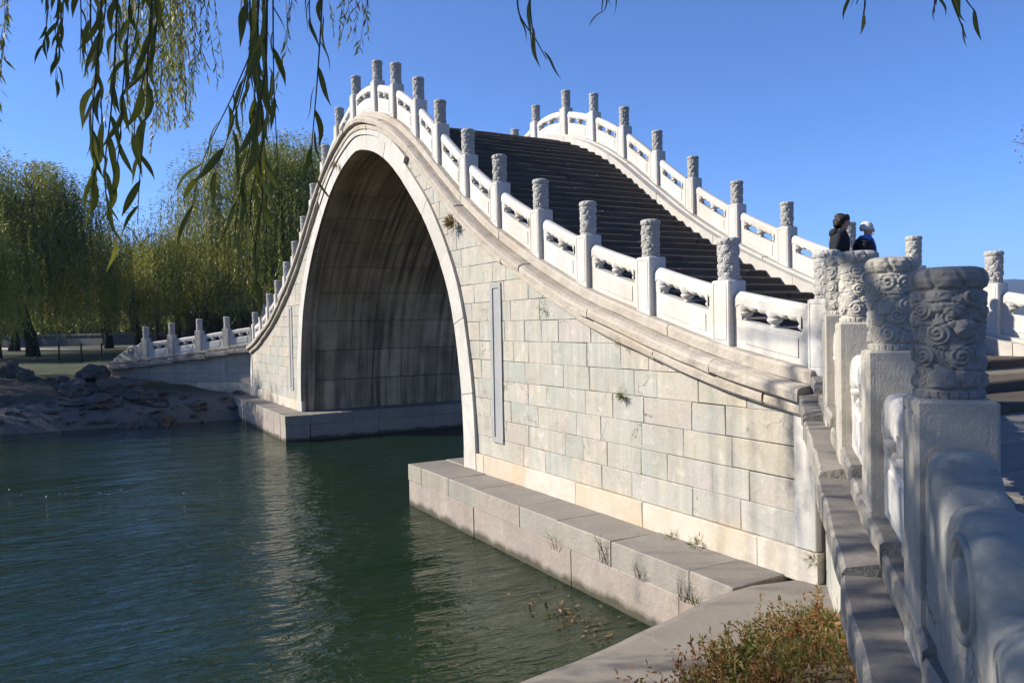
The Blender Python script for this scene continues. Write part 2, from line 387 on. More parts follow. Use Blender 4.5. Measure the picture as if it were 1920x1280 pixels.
# concrete bank: sloping revetment and flat walk, in cast slabs
walk = tag(link('concrete_path', None), kind='structure')
def cslab(y0, y1):
    v, f = [], []
    ys = np.linspace(y0+.010, y1-.010, 7); nn = 6
    for y in ys:
        e, g_ = edge_x(y)+.05*fbm(y, 1.3, 1.6), grass_x(y)+.22
        for i in range(nn):
            q = (0, .05, .14, .4, .7, 1)[i]; x = e+(g_-e)*q
            v.append((x, y, bank_z(edge_x(y)+.001+(g_-e)*q, y)+.045-(.05, .012, 0, 0, 0, .03)[i]+.012*fbm(x, y, 2)))
    for j in range(6):
        for i in range(nn-1): f.append((j*nn+i, j*nn+i+1, (j+1)*nn+i+1, (j+1)*nn+i))
    k = len(v); v += [(p[0]-(.1 if i % nn == 0 else 0), p[1], p[2]-(1.1 if i % nn == 0 else .3)) for i, p in enumerate(v)]
    ring = [i for i in range(nn)]+[j*nn+nn-1 for j in range(1, 7)]+[6*nn+i for i in range(nn-2, -1, -1)]+[j*nn for j in range(5, 0, -1)]
    for a, b in zip(ring, ring[1:]+ring[:1]): f.append((a, a+k, b+k, b))
    part('slab', v, f, M['concrete'], walk)
yy = .32
for L in (2.55, 1.5, 2.3, 2.2, 2.4, 2.3, 2.2, 2.5, 2.4, 2.4): cslab(yy-L, yy); yy -= L

# left bank
def left_shore(y): return -11.95-.10*(y+4)*0 + (-.08*(y+4) if y < -4 else 0)*-1 + .35*fbm(y, 9.1, .35)
def left_z(x, y):
    d = (-12.0+.35*fbm(y, 9.1, .35)+(.07*(y+2) if y < -2 else 0)) - x      # metres inland
    z = np.interp(d, [-1, 0, .5, 1.6, 3.0, 4.0, 6.5, 10, 16, 600], [-.6, -.05, .45, .75, .95, 1.25, 1.55, 1.8, 1.95, 2.05])
    amp = np.interp(d, [0, .5, 6, 12, 18], [.05, .16, .16, .08, .02])
    return z+amp*(fbm(x, y, .9)+.6*fbm(x, y, 2.6))*.8
gv, gf = [], []
xs_ = [-1500, -700, -300, -150, -100, -80, -66, -56, -48, -42]+list(np.arange(-38, -10.6, .3)); ys_ = [-900, -200, -80, -45, -32, -26]+list(np.arange(-22, 8, .45))+[9, 11, 14, 18, 24, 32, 45, 65, 100, 200, 500, 1200]
for y in ys_:
    for x in xs_: gv.append((x, y, left_z(x, y)))
nx = len(xs_)
for j in range(len(ys_)-1):
    for i in range(nx-1): gf.append((j*nx+i, j*nx+i+1, (j+1)*nx+i+1, (j+1)*nx+i))
mt, t, bs = nodes_mat('left_bank'); M['leftbank'] = mt
nb = noise_tex(t, .55, 5, .6); nb2 = noise_tex(t, 3.5, 6, .65)
c = mix(t, mapr(t, nb, .42, .6, 0, 1), (.10, .08, .058), (.06, .065, .02))
c = mix(t, mapr(t, nb2, .4, .7, 0, .7), c, (.055, .05, .042))
gx = N(t, 'ShaderNodeSeparateXYZ'); g = N(t, 'ShaderNodeNewGeometry'); t.links.new(g.outputs['Position'], gx.inputs[0])
c = mix(t, mapr(t, gx.outputs[2], .75, 1.0, 1, 0), c, (.115, .105, .092))
c = mix(t, mapr(t, gx.outputs[2], 1.42, 1.62, 0, 1), c, mix(t, mapr(t, nb2, .4, .62, 0, 1), (.018, .030, .008), (.035, .042, .012)))
t.links.new(c, bs.inputs['Base Color']); bs.inputs['Roughness'].default_value = .95
bump(t, bs, nb2, .8, .12)
tag(link('left_ground', mesh('left_ground', gv, gf, M['leftbank'], True)), kind='structure')
bpy.data.objects['left_ground'].name = 'terrain'

# far ground behind the right end, and hill on the horizon
gv, gf = [], []
for j, (y, z) in enumerate([(6.3, 1.9), (30, 1.6), (45, -.4)]):
    for x in (11.0, 16, 30, 80): gv.append((x, y, z if x > 12 else -.4))
for j in range(2):
    for i in range(3): gf.append((j*4+i, j*4+i+1, (j+1)*4+i+1, (j+1)*4+i))
tag(link('far_bank', mesh('far_bank', gv, gf, M['earth'], True)), kind='structure')
def ridge(name, dist, a0, a1, hfun, depth, mat, n=90, m_=10):
    v, f = [], []
    for i in range(n+1):
        a = R(a0+(a1-a0)*i/n); h = hfun(a0+(a1-a0)*i/n)
        for j in range(m_+1):
            s = j/m_; d = dist+depth*s; zz = h*math.sin(math.pi*min(s*1.0, .95))**.8
            wv = 1+.25*fbm(d*.002, a*9, 2.2)
            v.append((CAM[0]+d*math.sin(a), CAM[1]+d*math.cos(a), zz*wv-3))
    for i in range(n):
        for j in range(m_): f.append((i*(m_+1)+j, (i+1)*(m_+1)+j, (i+1)*(m_+1)+j+1, i*(m_+1)+j+1))
    return tag(link(name, mesh(name, v, f, mat, True)), kind='structure')
ridge('hills', 1900, -62, 25, lambda a: 118*np.interp(a, [-62, -50, -36, -31, -28.5, -24, -10, 25], [.10, .25, .62, .82, .88, .84, .95, .4])*(1+.08*fbm(a, 0, .25)), 1500, M['hill'])

# ---------------------------------------------------------------- bridge
bridge = thing('stone_bridge', (0, RW/2, LEDGE), 'steep humpbacked white stone bridge with one tall pointed arch over the water', 'bridge')

def clip_poly(poly, p, n):
    "keep the side where (q-p).n >= 0"
    out = []
    for i in range(len(poly)):
        a, b = poly[i], poly[(i+1) % len(poly)]
        da = (a[0]-p[0])*n[0]+(a[1]-p[1])*n[1]; db = (b[0]-p[0])*n[0]+(b[1]-p[1])*n[1]
        if da >= 0: out.append(a)
        if da*db < 0:
            s = da/(da-db); out.append((a[0]+(b[0]-a[0])*s, a[1]+(b[1]-a[1])*s))
    return out
def face_stone(name, poly, to3, depth, mat, parent, proud=0.0, ch=.007):
    "poly (a,b) in a wall's own plane, extruded behind it, with a small chamfer; to3(a,b,o) -> xyz"
    poly = [(a+rng.uniform(-.004, .004), b+rng.uniform(-.0035, .0035)) for a, b in poly]
    n = len(poly)
    if n < 3: return None
    area = sum(poly[i][0]*poly[(i+1) % n][1]-poly[(i+1) % n][0]*poly[i][1] for i in range(n))/2
    if abs(area) < .004: return None
    if area < 0: poly = poly[::-1]
    c = (sum(p[0] for p in poly)/n, sum(p[1] for p in poly)/n)
    ins = []
    for i in range(n):
        a, b, d = np.array(poly[i-1]), np.array(poly[i]), np.array(poly[(i+1) % n])
        e1 = (b-a); e1 /= max(np.linalg.norm(e1), 1e-6); e2 = (d-b); e2 /= max(np.linalg.norm(e2), 1e-6)
        n1 = np.array([-e1[1], e1[0]]); n2 = np.array([-e2[1], e2[0]]); k = n1+n2; k /= max(np.dot(k, n1), .4)
        ins.append(tuple(b+k*ch))
    tilt = [rng.uniform(-.003, .003) for _ in range(n)]
    v = [to3(a, b, -depth) for a, b in poly]+[to3(a, b, proud-ch*.8) for a, b in poly]+[to3(a, b, proud+tl) for (a, b), tl in zip(ins, tilt)]
    f = [tuple(range(n))[::-1]]
    for i in range(n):
        j = (i+1) % n; f.append((i, j, n+j, n+i)); f.append((n+i, n+j, 2*n+j, 2*n+i))
    f.append(tuple(range(2*n, 3*n)))
    return part(name, v, f, mat, parent)
GAP = .0035
def near3(a, b, o): return (a, -o, b)
# core behind the facing
v, f = [], []
xs_ = np.linspace(-XC, XC, 109)
for x in xs_:
    lo = -.6
    if abs(x) < er[0, 0]:
        lo = np.interp(abs(x), sorted(er[:, 0]), er[np.argsort(er[:, 0]), 1])-.02
        if abs(x) > 5.95: lo = max(.3, min(lo, 3)) if abs(x) < 6.0 else -.6
    hi = B(x)-.28
    v += [(x, .05, lo), (x, .05, hi), (x, YF-.0, hi), (x, YF-.0, lo)]
for i in range(len(xs_)-1):
    for k in range(4): f.append((i*4+k, i*4+(k+1) % 4, (i+1)*4+(k+1) % 4, (i+1)*4+k))
f.append((0, 1, 2, 3)); f.append(tuple(4*(len(xs_)-1)+k for k in (3, 2, 1, 0)))
part('wall_core', v, f, M['mortar'], bridge)
# plinth course and ashlar courses of the near face
def course(z0, z1, sx, xend, kind, mat, lens, proud):
    x0 = 5.7 if kind == 'plinth_stone' else min(extx(z0), extx(z1))-.10 if z1 < 8 else .1
    x = x0
    first = True
    while x < xend-.02:
        L = rng.uniform(*lens)
        if first: L *= rng.uniform(.5, 1); first = False
        x1 = min(x+L, xend)
        if xend-x1 < .35: x1 = xend
        g1, g3, g4, g5 = (rng.uniform(.0006, .0045) for _ in range(4))
        poly = [(x+g1, z0+g3), (x1-g4, z0+g3), (x1-g4, z1-g5), (x+g1, z1-g5)]
        e0, e1 = extx(z0), extx(z1)
        if kind == 'wall_stone' and x < max(e0, e1):
            d = np.array([e1-e0, z1-z0]); nrm = (d[1], -d[0])
            poly = clip_poly(poly, (e0-.03, z0), nrm)
        # under the cornice
        if len(poly) > 2 and max(CB(x), CB(x1)) > 0:
            p0 = (x, CB(x)+.08); d = np.array([x1-x, CB(x1)-CB(x)]); nrm = (d[1], -d[0])
            poly = clip_poly(poly, p0, nrm)
        if len(poly) > 2:
            poly = [(sx*a, b) for a, b in poly]
            face_stone(kind, poly, near3, .06, mat, bridge, proud+rng.uniform(-.003, .004))
        x = x1
for sx in (1, -1):
    course(LEDGE-.02, 1.08, sx, XC, 'plinth_stone', M['plinth'], (1.1, 1.9), .05)
    for k in range(22):
        z0 = 1.08+.331*k
        if z0 > 8: break
        course(z0, z0+.331, sx, 13.20, 'wall_stone', M['wall'], (.42, 1.05) if z0 > 1.3 else (.6, 1.2), 0)
    # corner pilaster
    for z0, z1 in ((1.085, 2.62),):
        face_stone('corner_stone', [(sx*13.21, z0), (sx*13.47, z0), (sx*13.47, z1), (sx*13.21, z1)], near3, .06, M['marble'], bridge, .03)
# couplet tablets: a framed slab let into the wall
for sx in (1, -1):
    x0, x1, z0, z1 = 6.79, 7.17, 1.36, 4.04
    if sx < 0: x0, x1 = -x1, -x0
    mb = MB()
    o0, o1 = .026, .008; w = .085
    mb.box(x0, x1, -o0, .06, z1-w, z1); mb.box(x0, x1, -o0, .06, z0, z0+w)
    mb.box(x0, x0+w, -o0, .06, z0+w, z1-w); mb.box(x1-w, x1, -o0, .06, z0+w, z1-w)
    tb = part('tablet_frame', mb.v, mb.f, M['tablet'], bridge)
    mb = MB(); mb.box(x0+w, x1-w, -o1, .06, z0+w, z1-w)
    part('tablet', mb.v, mb.f, M['tablet'], bridge)
# arch ring: long bent voussoirs on the near and far faces
def arch_piece(name, s0, s1, y0, y1, t0, t1, mat, k=4, tj=0.0):
    v, f = [], []
    for i in range(k+1):
        s = s0+(s1-s0)*i/k; p = ip(s); n = inorm(s); w = ringw(s) if t1 is None else t1
        a = p+n*(t0+tj); b = p+n*w
        v += [(a[0], y0, a[1]), (b[0], y0, b[1]), (b[0], y1, b[1]), (a[0], y1, a[1])]
    for i in range(k):
        for q in range(4): f.append((i*4+q, i*4+(q+1) % 4, (i+1)*4+(q+1) % 4, (i+1)*4+q))
    f.append((0, 1, 2, 3)); f.append(tuple(4*k+q for q in (3, 2, 1, 0)))
    o = part(name, v, f, mat, bridge)
    if isinstance(mat, list):
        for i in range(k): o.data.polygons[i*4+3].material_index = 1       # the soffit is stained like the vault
    return o
NR = 15; g2 = .006
for i in range(NR):
    s0, s1 = ALEN*i/NR+g2, ALEN*(i+1)/NR-g2
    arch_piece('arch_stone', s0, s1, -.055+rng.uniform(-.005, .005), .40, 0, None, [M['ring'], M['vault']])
    arch_piece('arch_stone', s0, s1, YF-.40, YF+.05, 0, None, M['ring'])
# raised fillet along the ring's outer edge and a hood band
def band(name, s0, s1, o0, o1, y0, mat, k=5):
    v, f = [], []
    for i in range(k+1):
        s = s0+(s1-s0)*i/k; p = ip(s); n = inorm(s); w = ringw(s)
        a = p+n*(w+o0); b = p+n*(w+o1)
        v += [(a[0], y0, a[1]), (b[0], y0, b[1]), (b[0], .05, b[1]), (a[0], .05, a[1])]
    for i in range(k):
        for q in range(4): f.append((i*4+q, i*4+(q+1) % 4, (i+1)*4+(q+1) % 4, (i+1)*4+q))
    f.append((0, 1, 2, 3)); f.append(tuple(4*k+q for q in (3, 2, 1, 0)))
    return part(name, v, f, mat, bridge)
sc = ALEN/2
for i in range(8):
    a = sc-3.2+6.4*i/8; band('hood_stone', a+g2, a+6.4/8-g2, .012, .16, -.085, M['ring'])
# vault stones
NB = 21
for i in range(NB):
    s0, s1 = ALEN*i/NB+.011, ALEN*(i+1)/NB-.011
    y = .405; k = 0
    while y < YF-.42:
        L = rng.uniform(.8, 1.5)*(0.6 if (k == 0 and i % 2) else 1); y1 = min(y+L, YF-.405)
        if YF-.405-y1 < .35: y1 = YF-.405
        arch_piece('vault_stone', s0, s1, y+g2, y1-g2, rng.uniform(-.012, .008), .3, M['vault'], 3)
        y = y1; k += 1
# cornice: two courses of moulded stones, and sill, on both sides
P_SILL = [(.22, .0), (.22, -.16), (-.28, -.16), (-.28, 0.0), (.19, .012)]
P_SILL = [(-.22, .0), (-.22, -.14), (.19, -.14), (.20, -.03), (.175, .0)]
P_MAIN = [(.0, -.135), (.0, -.33), (.285, -.325), (.335, -.30), (.345, -.22), (.325, -.185), (.27, -.162)]
P_LOW = [(.0, -.325), (.0, -.46), (.245, -.452), (.265, -.43), (.268, -.36), (.25, -.33)]
def run(name, side, prof, lens, mat, nsub, wear, xa=-13.44, xb=13.40):
    x = xa
    while x < xb-.02:
        L = rng.uniform(*lens); x1 = min(x+L, xb)
        if xb-x1 < .5: x1 = xb
        n = max(3, int((x1-x)/.22)); path = []
        dz = rng.uniform(-wear, wear); do = rng.uniform(-wear, wear)
        for i in range(n+1):
            xx = x+g2+(x1-x-2*g2)*i/n
            path.append((xx, (.2+do if side > 0 else RW-do), B(xx)+dz, 0, -side))
        v, f = loft(path, prof)
        part(name, jit(v, wear*.5), f, mat, bridge)
        x = x1
run('sill_stone', 1, P_SILL, (1.4, 2.4), M['cornice'], 3, .008)
run('cornice_stone', 1, [(o+.04, z) for o, z in P_MAIN], (1.5, 2.4), M['cornice'], 3, .014)
run('cornice_moulding', 1, [(o+.04, z) for o, z in P_LOW], (1.6, 2.6), M['cornice'], 3, .012)
run('sill_stone', -1, P_SILL, (1.4, 2.4), M['ring'], 3, .006)
run('cornice_stone', -1, P_MAIN, (3, 4), M['cornice'], 3, .01)
# sloping side strips along the stairs
for side, ya, yb in ((1, .36, .50), (-1, RW-.40, RW-.20)):
    x = -13.3
    while x < 13.3:
        x1 = min(x+rng.uniform(1.5, 2.4), 13.3); n = 8; path = []
        for i in range(n+1):
            xx = x+g2+(x1-x-2*g2)*i/n; path.append((xx, ya, B(xx)-.05, 0, 1))
        w = yb-ya
        v, f = loft(path, [(0, 0), (0, -.3), (w, -.3), (w, 0)]); part('side_strip', jit(v, .004), f, M['ring'], bridge)
        x = x1
# stairs
def nose_x(z):
    lo, hi = 0.0, 14.5
    for _ in range(40):
        mid = (lo+hi)/2
        if B(mid)-.17 > z: lo = mid
        else: hi = mid
    return lo
RIS = .15; ZT = B(0)-.17-.03; zs = []
z = ZT
while z > 2.50: zs.append(z); z -= RIS
zs.append(2.50)
for sx in (1, -1):
    for i, z in enumerate(zs[1:], 1):
        xb_, xf = nose_x(zs[i-1])-.06, nose_x(z)
        if sx < 0: cuts = [.42, RW-.40]
        else:
            cuts = [.42]; 
            while cuts[-1] < RW-1.3: cuts.append(cuts[-1]+rng.uniform(1.0, 1.8))
            cuts.append(RW-.40)
        for a, b in zip(cuts[:-1], cuts[1:]):
            dz = rng.uniform(-.012, .008); e = .012
            x0, x1 = xb_, xf+rng.uniform(-.01, .012)
            yk = np.linspace(a+.004, b-.004, 4); v = []; f = []
            for y in yk:
                wz = rng.uniform(-.008, .003)
                v += [(sx*x0, y, z-.3), (sx*x0, y, z+dz), (sx*(x1-e*2), y, z+dz+wz), (sx*x1, y, z+dz-e*1.5+wz), (sx*x1, y, z-RIS-.05)]
            for j in range(3):
                for q in range(5): f.append((j*5+q, j*5+(q+1) % 5, (j+1)*5+(q+1) % 5, (j+1)*5+q))
            f.append((0, 1, 2, 3, 4)); f.append((19, 18, 17, 16, 15))
            part('step', v, f, M['step'], bridge)
mb = MB(); xt = nose_x(ZT)
for a, b in ((.42, 2.1), (2.1, 3.6), (3.6, RW-.40)): mb.box(-xt, xt, a+.004, b-.004, ZT-.3, ZT)
part('crest_slab', mb.v, mb.f, M['step'], bridge)

# ---------------------------------------------------------------- pier footings
def footing(sx, label):
    ft = thing('pier_footing', (sx*9.0, -.4, 0), label, 'footing', 'stepped stone footings of the bridge')
    xa, xe = 4.806, 13.10; yo = -.775
    def blk(name, x0, x1, y0, y1, z0, z1, mat):
        if sx < 0: x0, x1 = -x1, -x0
        e = .012; j = lambda: rng.uniform(-.006, .006)
        x0 += .004; x1 -= .004; y0 += .003; y1 -= .003
        v = [(x0, y0, z0), (x1, y0, z0), (x1, y1, z0), (x0, y1, z0), (x0, y0, z1-e), (x1, y0, z1-e), (x1, y1, z1-e), (x0, y1, z1-e),
             (x0+e, y0+e, z1+j()), (x1-e, y0+e, z1+j()), (x1-e, y1-e, z1+j()), (x0+e, y1-e, z1+j())]
        f = [(0, 3, 2, 1), (8, 9, 10, 11)]+[(a, b, b+4, a+4) for a, b in ((0, 1), (1, 2), (2, 3), (3, 0))]+[(a+4, b+4, b+8, a+8) for a, b in ((0, 1), (1, 2), (2, 3), (3, 0))]
        o = part(name, v, f, [mat, M['slab']], ft); o.data.polygons[1].material_index = 1
    # front run along the wall
    x = xa; first = True
    while x < xe-.01:
        L = .62 if first else rng.uniform(.95, 1.45); first = False
        x1 = min(x+L, xe); x1 = xe if xe-x1 < .4 else x1
        blk('ledge_stone', x, x1, yo+rng.uniform(-.01, .01), .0, .475, LEDGE, M['block']); x = x1
    x = xa
    while x < xe-.01:
        L = rng.uniform(.6, 1.15); x1 = min(x+L, xe); x1 = xe if xe-x1 < .3 else x1
        blk('base_stone', x, x1, yo+.0+rng.uniform(-.008, .014), -.05, -.5, .47, M['granite']); x = x1
    # return under the arch
    y = .0
    while y < YF+.7:
        y1 = min(y+rng.uniform(.9, 1.5), YF+.775); y1 = YF+.775 if YF+.775-y1 < .4 else y1
        blk('ledge_stone', xa+rng.uniform(-.006, .006), 5.80, y, y1, .475, LEDGE, M['block'])
        blk('base_stone', xa+rng.uniform(-.006, .01), 5.80, y-.02, y1-.02, -.5, .47, M['granite']); y = y1
    mb = MB(); X = sorted((sx*(xa+.06), sx*(xe-.01))); mb.box(X[0], X[1], yo+.06, -.02, -.4, LEDGE-.04)
    part('footing_core', mb.v, mb.f, M['mortar'], ft)
footing(1, 'sunlit stone ledge at the near right foot of the arch, reaching the concrete path')
footing(-1, 'shaded stone ledge under the far left foot of the arch, its corner in the water')

# ---------------------------------------------------------------- balustrades
# post shaft (local origin at base)
def shaft_mesh(h, w=.135):
    v, f = [], []
    def face(ax, sg):
        q = .006 if ax == 0 else .0004
        n0 = len(v); lv = [(.012, .0, -.3, h-.012), (.030, .0, .03, h-.045), (.034, -q, .034, h-.049), (.040, -q, .040, h-.055), (.044, .0, .044, h-.059)]
        for ins, o, z0, z1 in lv:
            for a, z in ((-w+ins, z0), (w-ins, z0), (w-ins, z1), (-w+ins, z1)):
                d = w+o; v.append((sg*a*(1 if ax else 1), -d, z) if ax == 0 and sg > 0 else (-a, d, z) if ax == 0 else (d, a, z) if sg > 0 else (-d, -a, z))
        for i in range(4):
            for k in range(4): f.append((n0+i*4+k, n0+i*4+(k+1) % 4, n0+(i+1)*4+(k+1) % 4, n0+(i+1)*4+k))
        f.append((n0+16, n0+17, n0+18, n0+19)); return n0
    a = face(0, 1); b = face(1, 1); c = face(0, -1); d = face(1, -1)
    fs = [a, b, c, d]
    for i in range(4):
        p, q = fs[i], fs[(i+1) % 4]; f.append((p+1, q+0, q+3, p+2))
    v0 = len(v); e = .02
    v.extend([(-w+e, -w+e, h), (w-e, -w+e, h), (w-e, w-e, h), (-w+e, w-e, h)]); f.append((v0, v0+1, v0+2, v0+3))
    for i in range(4):
        p = fs[i]; q = fs[(i+1) % 4]; f.append((p+3, p+2, v0+(i+1) % 4, v0+i)); f.append((p+2, q+3, v0+(i+1) % 4))
    return v, f
SH = PH-.475
shaft_me = mesh('post', *shaft_mesh(SH), M['hewn'])
shaft_white = mesh('post_white', *shaft_mesh(SH), M['marble'])
shaft_tall = mesh('post_tall', *shaft_mesh(SH+.10), M['hewn'])
def head_mesh(seed, NT=128, NV=116, mat='carved', deep=1.0):
    rs = np.random.RandomState(seed); H = .475
    th = np.linspace(0, 2*np.pi, NT, endpoint=False)[None, :]; vv = np.linspace(0, 1, NV)[:, None]
    r = np.interp(vv, [0, .02, .06, .07, .80, .825, .85, .90, .95, .985, 1.0], [.113, .116, .116, .106, .108, .106, .120, .128, .126, .112, .09])
    r = np.repeat(r, NT, 1); rel = np.zeros((NV, NT))
    body = np.clip((vv-.065)/.03, 0, 1)*np.clip((.83-vv)/.02, 0, 1)
    for tier, vc in enumerate((.15, .32, .49, .645, .765)):
        nsw = 6
        for k in range(nsw):
            t0 = 2*np.pi*(k+.5*(tier % 2))/nsw+rs.uniform(-.2, .2); v0 = vc+rs.uniform(-.05, .05); Rr = rs.uniform(.036, .064)
            dt = (th-t0+np.pi) % (2*np.pi)-np.pi
            dx = dt*.112; dy = (vv-v0)*H; d = np.sqrt(dx**2+dy**2)/Rr; ang = np.arctan2(dy, dx)
            ins = d < 1
            sw = .0150*np.sqrt(np.clip(1-d**2, 0, 1))+.0030*np.cos(2*np.pi*2.4*d+ang*rs.choice([-1, 1]))*(d < .95)
            if rs.rand() < .35: sw = .014*np.sqrt(np.clip(1-d**2, 0, 1))+.001*np.cos(ang*7)*(d > .3)
            rel = np.where(ins, np.maximum(rel, sw), rel)
        # drapery / scale ridges between the swirls
        vs_ = vc; wv = .0060*np.abs(np.sin(th*rs.randint(7, 11)+rs.uniform(0, 6)+18*(vv-vc)))*np.exp(-((vv-vc-.075)/.035)**2)
        rel = np.maximum(rel, wv)
    groove = sum(np.exp(-((vv-g-.03*np.sin(th*2+2*i)-.012*np.sin(th*5+i))/.009)**2) for i, g in enumerate((.235, .405, .57, .71)))
    rel = (rel-.005*groove)*body
    # lobed cap and petal foot
    cap = np.clip((vv-.83)/.02, 0, 1)
    lob = np.abs(np.sin(th*4.5+.5*np.sin(th*2)+.6*(vv-.9)*10))
    rel = rel+cap*(-.010*(1-np.clip(lob*2.2, 0, 1))+.0015*np.cos(2*np.pi*2*np.sqrt((((th*3.5/np.pi) % 1)-.5)**2+((vv-.9)*5)**2)))*np.clip((1.0-vv)/.03, 0, 1)
    foot = np.clip((.062-vv)/.01, 0, 1); rel = rel-foot*.006*(1-np.clip(np.abs(np.sin(th*11))*2.5, 0, 1))
    for _k in range(16):
        a_, b_, p_, q_ = rs.randint(3, 16), rs.uniform(10, 60), rs.uniform(0, 6.3), rs.uniform(0, 6.3)
        rel = rel+.00075*np.sin(a_*th+p_)*np.sin(b_*vv+q_)
    rel = rel+rs.normal(0, .0006, rel.shape)
    if deep > 1:
        fine = .0016*np.sign(np.sin(th*31+9*np.sin(vv*23)+4*np.sin(th*3)))*body*np.clip(1-rel/.006, 0, 1)
        rel = rel*deep+fine
    r = r+rel
    X = r*np.cos(th); Y = r*np.sin(th); Z = np.repeat(vv*H, NT, 1)
    V = np.stack([X, Y, Z], -1).reshape(-1, 3); V = np.vstack([V, [[0, 0, H+.004]]])
    F = []
    i, k = np.meshgrid(np.arange(NV-1), np.arange(NT), indexing='ij'); k2 = (k+1) % NT
    F = np.stack([i*NT+k, i*NT+k2, (i+1)*NT+k2, (i+1)*NT+k], -1).reshape(-1, 4)
    top = [((NV-1)*NT+k, (NV-1)*NT+(k+1) % NT, len(V)-1, len(V)-1) for k in range(NT)]
    me = bpy.data.meshes.new('carved_head')
    me.from_pydata(V.tolist(), [], F.tolist()+[(a, b, c) for a, b, c, _ in top]); me.materials.append(M[mat])
    me.polygons.foreach_set('use_smooth', [True]*len(me.polygons)); return me
heads = [head_mesh(3), head_mesh(11)]
M['carved_dark'] = stone('darker_carving', [(.40, .385, .36), (.44, .42, .39)], (.2, .18, .15), .6, .2, (.16, .15, .13), .85, 80, .6, .003, grime=.7)  # darker tone of the carved grey stone, for the foremost post head only
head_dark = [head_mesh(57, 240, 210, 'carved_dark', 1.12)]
heads_big = [head_mesh(23, 240, 210, 'carved_grey', 1.12), head_mesh(41, 240, 210, 'carved_grey', 1.12)]
def post(parent, p, rz, me=None, h=SH, hs=None):
    me = me or shaft_white
    o = link('post', me, parent, Vector(p)-wloc(parent), rz)
    hd = link('carved_head', rng.choice(hs or heads), o, (0, 0, h), rng.uniform(0, 6.28))
    s_ = rng.uniform(.97, 1.03); hd.scale = (s_, s_, 1)
    return o
def panel(parent, pa, pb, zf, simple=False):
    "pa, pb: (x, y) ends; zf(s) height of the sill top at distance s"
    ax, ay = pa; L = math.hypot(pb[0]-ax, pb[1]-ay); ux, uy = (pb[0]-ax)/L, (pb[1]-ay)/L; nx_, ny_ = uy, -ux
    T = lambda s, n, t: (ax+ux*s+nx_*n, ay+uy*s+ny_*n, zf(s)+t)
    mb = MB(); K = 8
    def strip(s0, s1, prof, tf=None, k=K):
        n = len(prof); vv = []; ff = []
        for i in range(k+1):
            s = s0+(s1-s0)*i/k; q = tf(s) if tf else 0
            for o, t in prof: vv.append(T(s, o, t+(q if t > .3 else 0)))
        for i in range(k):
            for j in range(n): ff.append((i*n+j, i*n+(j+1) % n, (i+1)*n+(j+1) % n, (i+1)*n+j))
        ff.append(tuple(range(n))[::-1]); ff.append(tuple(k*n+j for j in range(n))); mb.add(vv, ff)
    a, b = .125, L-.125
    strip(.0, L, [(-.062, -.03), (.062, -.03), (.062, .315), (-.062, .315)])
    # sunk field with a raised inner face on both sides
    for sg in (1, -1):
        strip(a+.05, b-.05, [(sg*.06, .06), (sg*.071, .072), (sg*.071, .262), (sg*.06, .274)][::sg])
    strip(.0, a, [(-.065, .316), (.065, .316), (.065, .50), (-.065, .50)], k=2)
    strip(b, L, [(-.065, .316), (.065, .316), (.065, .50), (-.065, .50)], k=2)
    rnd = lambda s: -.075*max(0, 1-s/.09)**2-.075*max(0, 1-(L-s)/.09)**2
    strip(.0, L, [(-.066, .468), (.066, .468), (.072, .476), (.072, .565), (.062, .597), (.036, .617), (.012, .622), (-.012, .622), (-.036, .617), (-.062, .597), (-.072, .565), (-.072, .476)], rnd, 14)
    p = part('panel', mb.v, mb.f, M['marble'], parent)
    # vases with their cloud brackets
    cl = L/2
    for s0, half_ in ((cl, 0), (a, 1), (b, -1)):
        mb = MB(); c = T(s0, 0, 0)
        lo, hi = (0, 2*math.pi) if not half_ else (0, math.pi)
        prof = [(.048, .312), (.054, .322), (.040, .332), (.044, .345), (.070, .362), (.084, .384), (.082, .402), (.056, .418), (.036, .428), (.042, .445)]
        if half_:
            an = math.atan2(uy, ux)-math.pi/2 if half_ > 0 else math.atan2(uy, ux)+math.pi/2
            mb.lathe(prof, c, 8, an, an+math.pi)
        else: mb.lathe(prof, c, 12)
        # hanging lotus leaf: lobed drapery under the rail
        w0, w1 = (-.23, .23) if not half_ else (0.0, .19) if half_ > 0 else (-.19, 0.0)
        n = 14; vv = []; ff = []
        for i in range(n+1):
            d = w0+(w1-w0)*i/n
            low = .472-.052*math.exp(-(d/.10)**2)-.042*abs(math.cos(math.pi*3*d/.46))*(1 if abs(d) < .215 else .2)
            th_ = .064*(1-.25*(d/.2)**2)+.016*abs(math.cos(math.pi*3*d/.46))
            for o, t_ in ((-th_, .50), (-th_*1.0, low+.028), (-th_*.7, low+.006), (0, low), (th_*.7, low+.006), (th_, low+.028), (th_, .50)):
                vv.append(T(s0+d, o, t_))
        for i in range(n):
            for j in range(6): ff.append((i*7+j, i*7+j+1, (i+1)*7+j+1, (i+1)*7+j))
        mb.add(vv, ff)
        part('vase', mb.v, mb.f, M['marble'], p, True)
NEARX = [-13.46, -12.09, -10.84, -9.49, -8.17, -6.97, -5.83, -4.64, -3.38, -2.03, -.62, .94, 2.12, 3.37, 4.43, 5.63, 6.81, 8.13, 9.40, 10.77, 12.12, 13.44]
FARX = [-13.4, -12.02, -10.76, -9.55, -8.21, -6.94, -5.67, -4.5, -3.29, -2.04, -.80, .76, 2.04, 3.29, 4.5, 5.67, 6.94, 8.21, 9.55, 10.76, 12.02, 13.4]
def main_rail(y, X, label):
    bl = thing('balustrade', (0, y, B(0)), label, 'balustrade', 'white marble balustrades of the bridge')
    for x in X: post(bl, (x, y, B(x)), 0)
    for x0, x1 in zip(X[:-1], X[1:]):
        panel(bl, (x0+.128, y), (x1-.128, y), lambda s, q=x0+.128: B(q+s))
    return bl
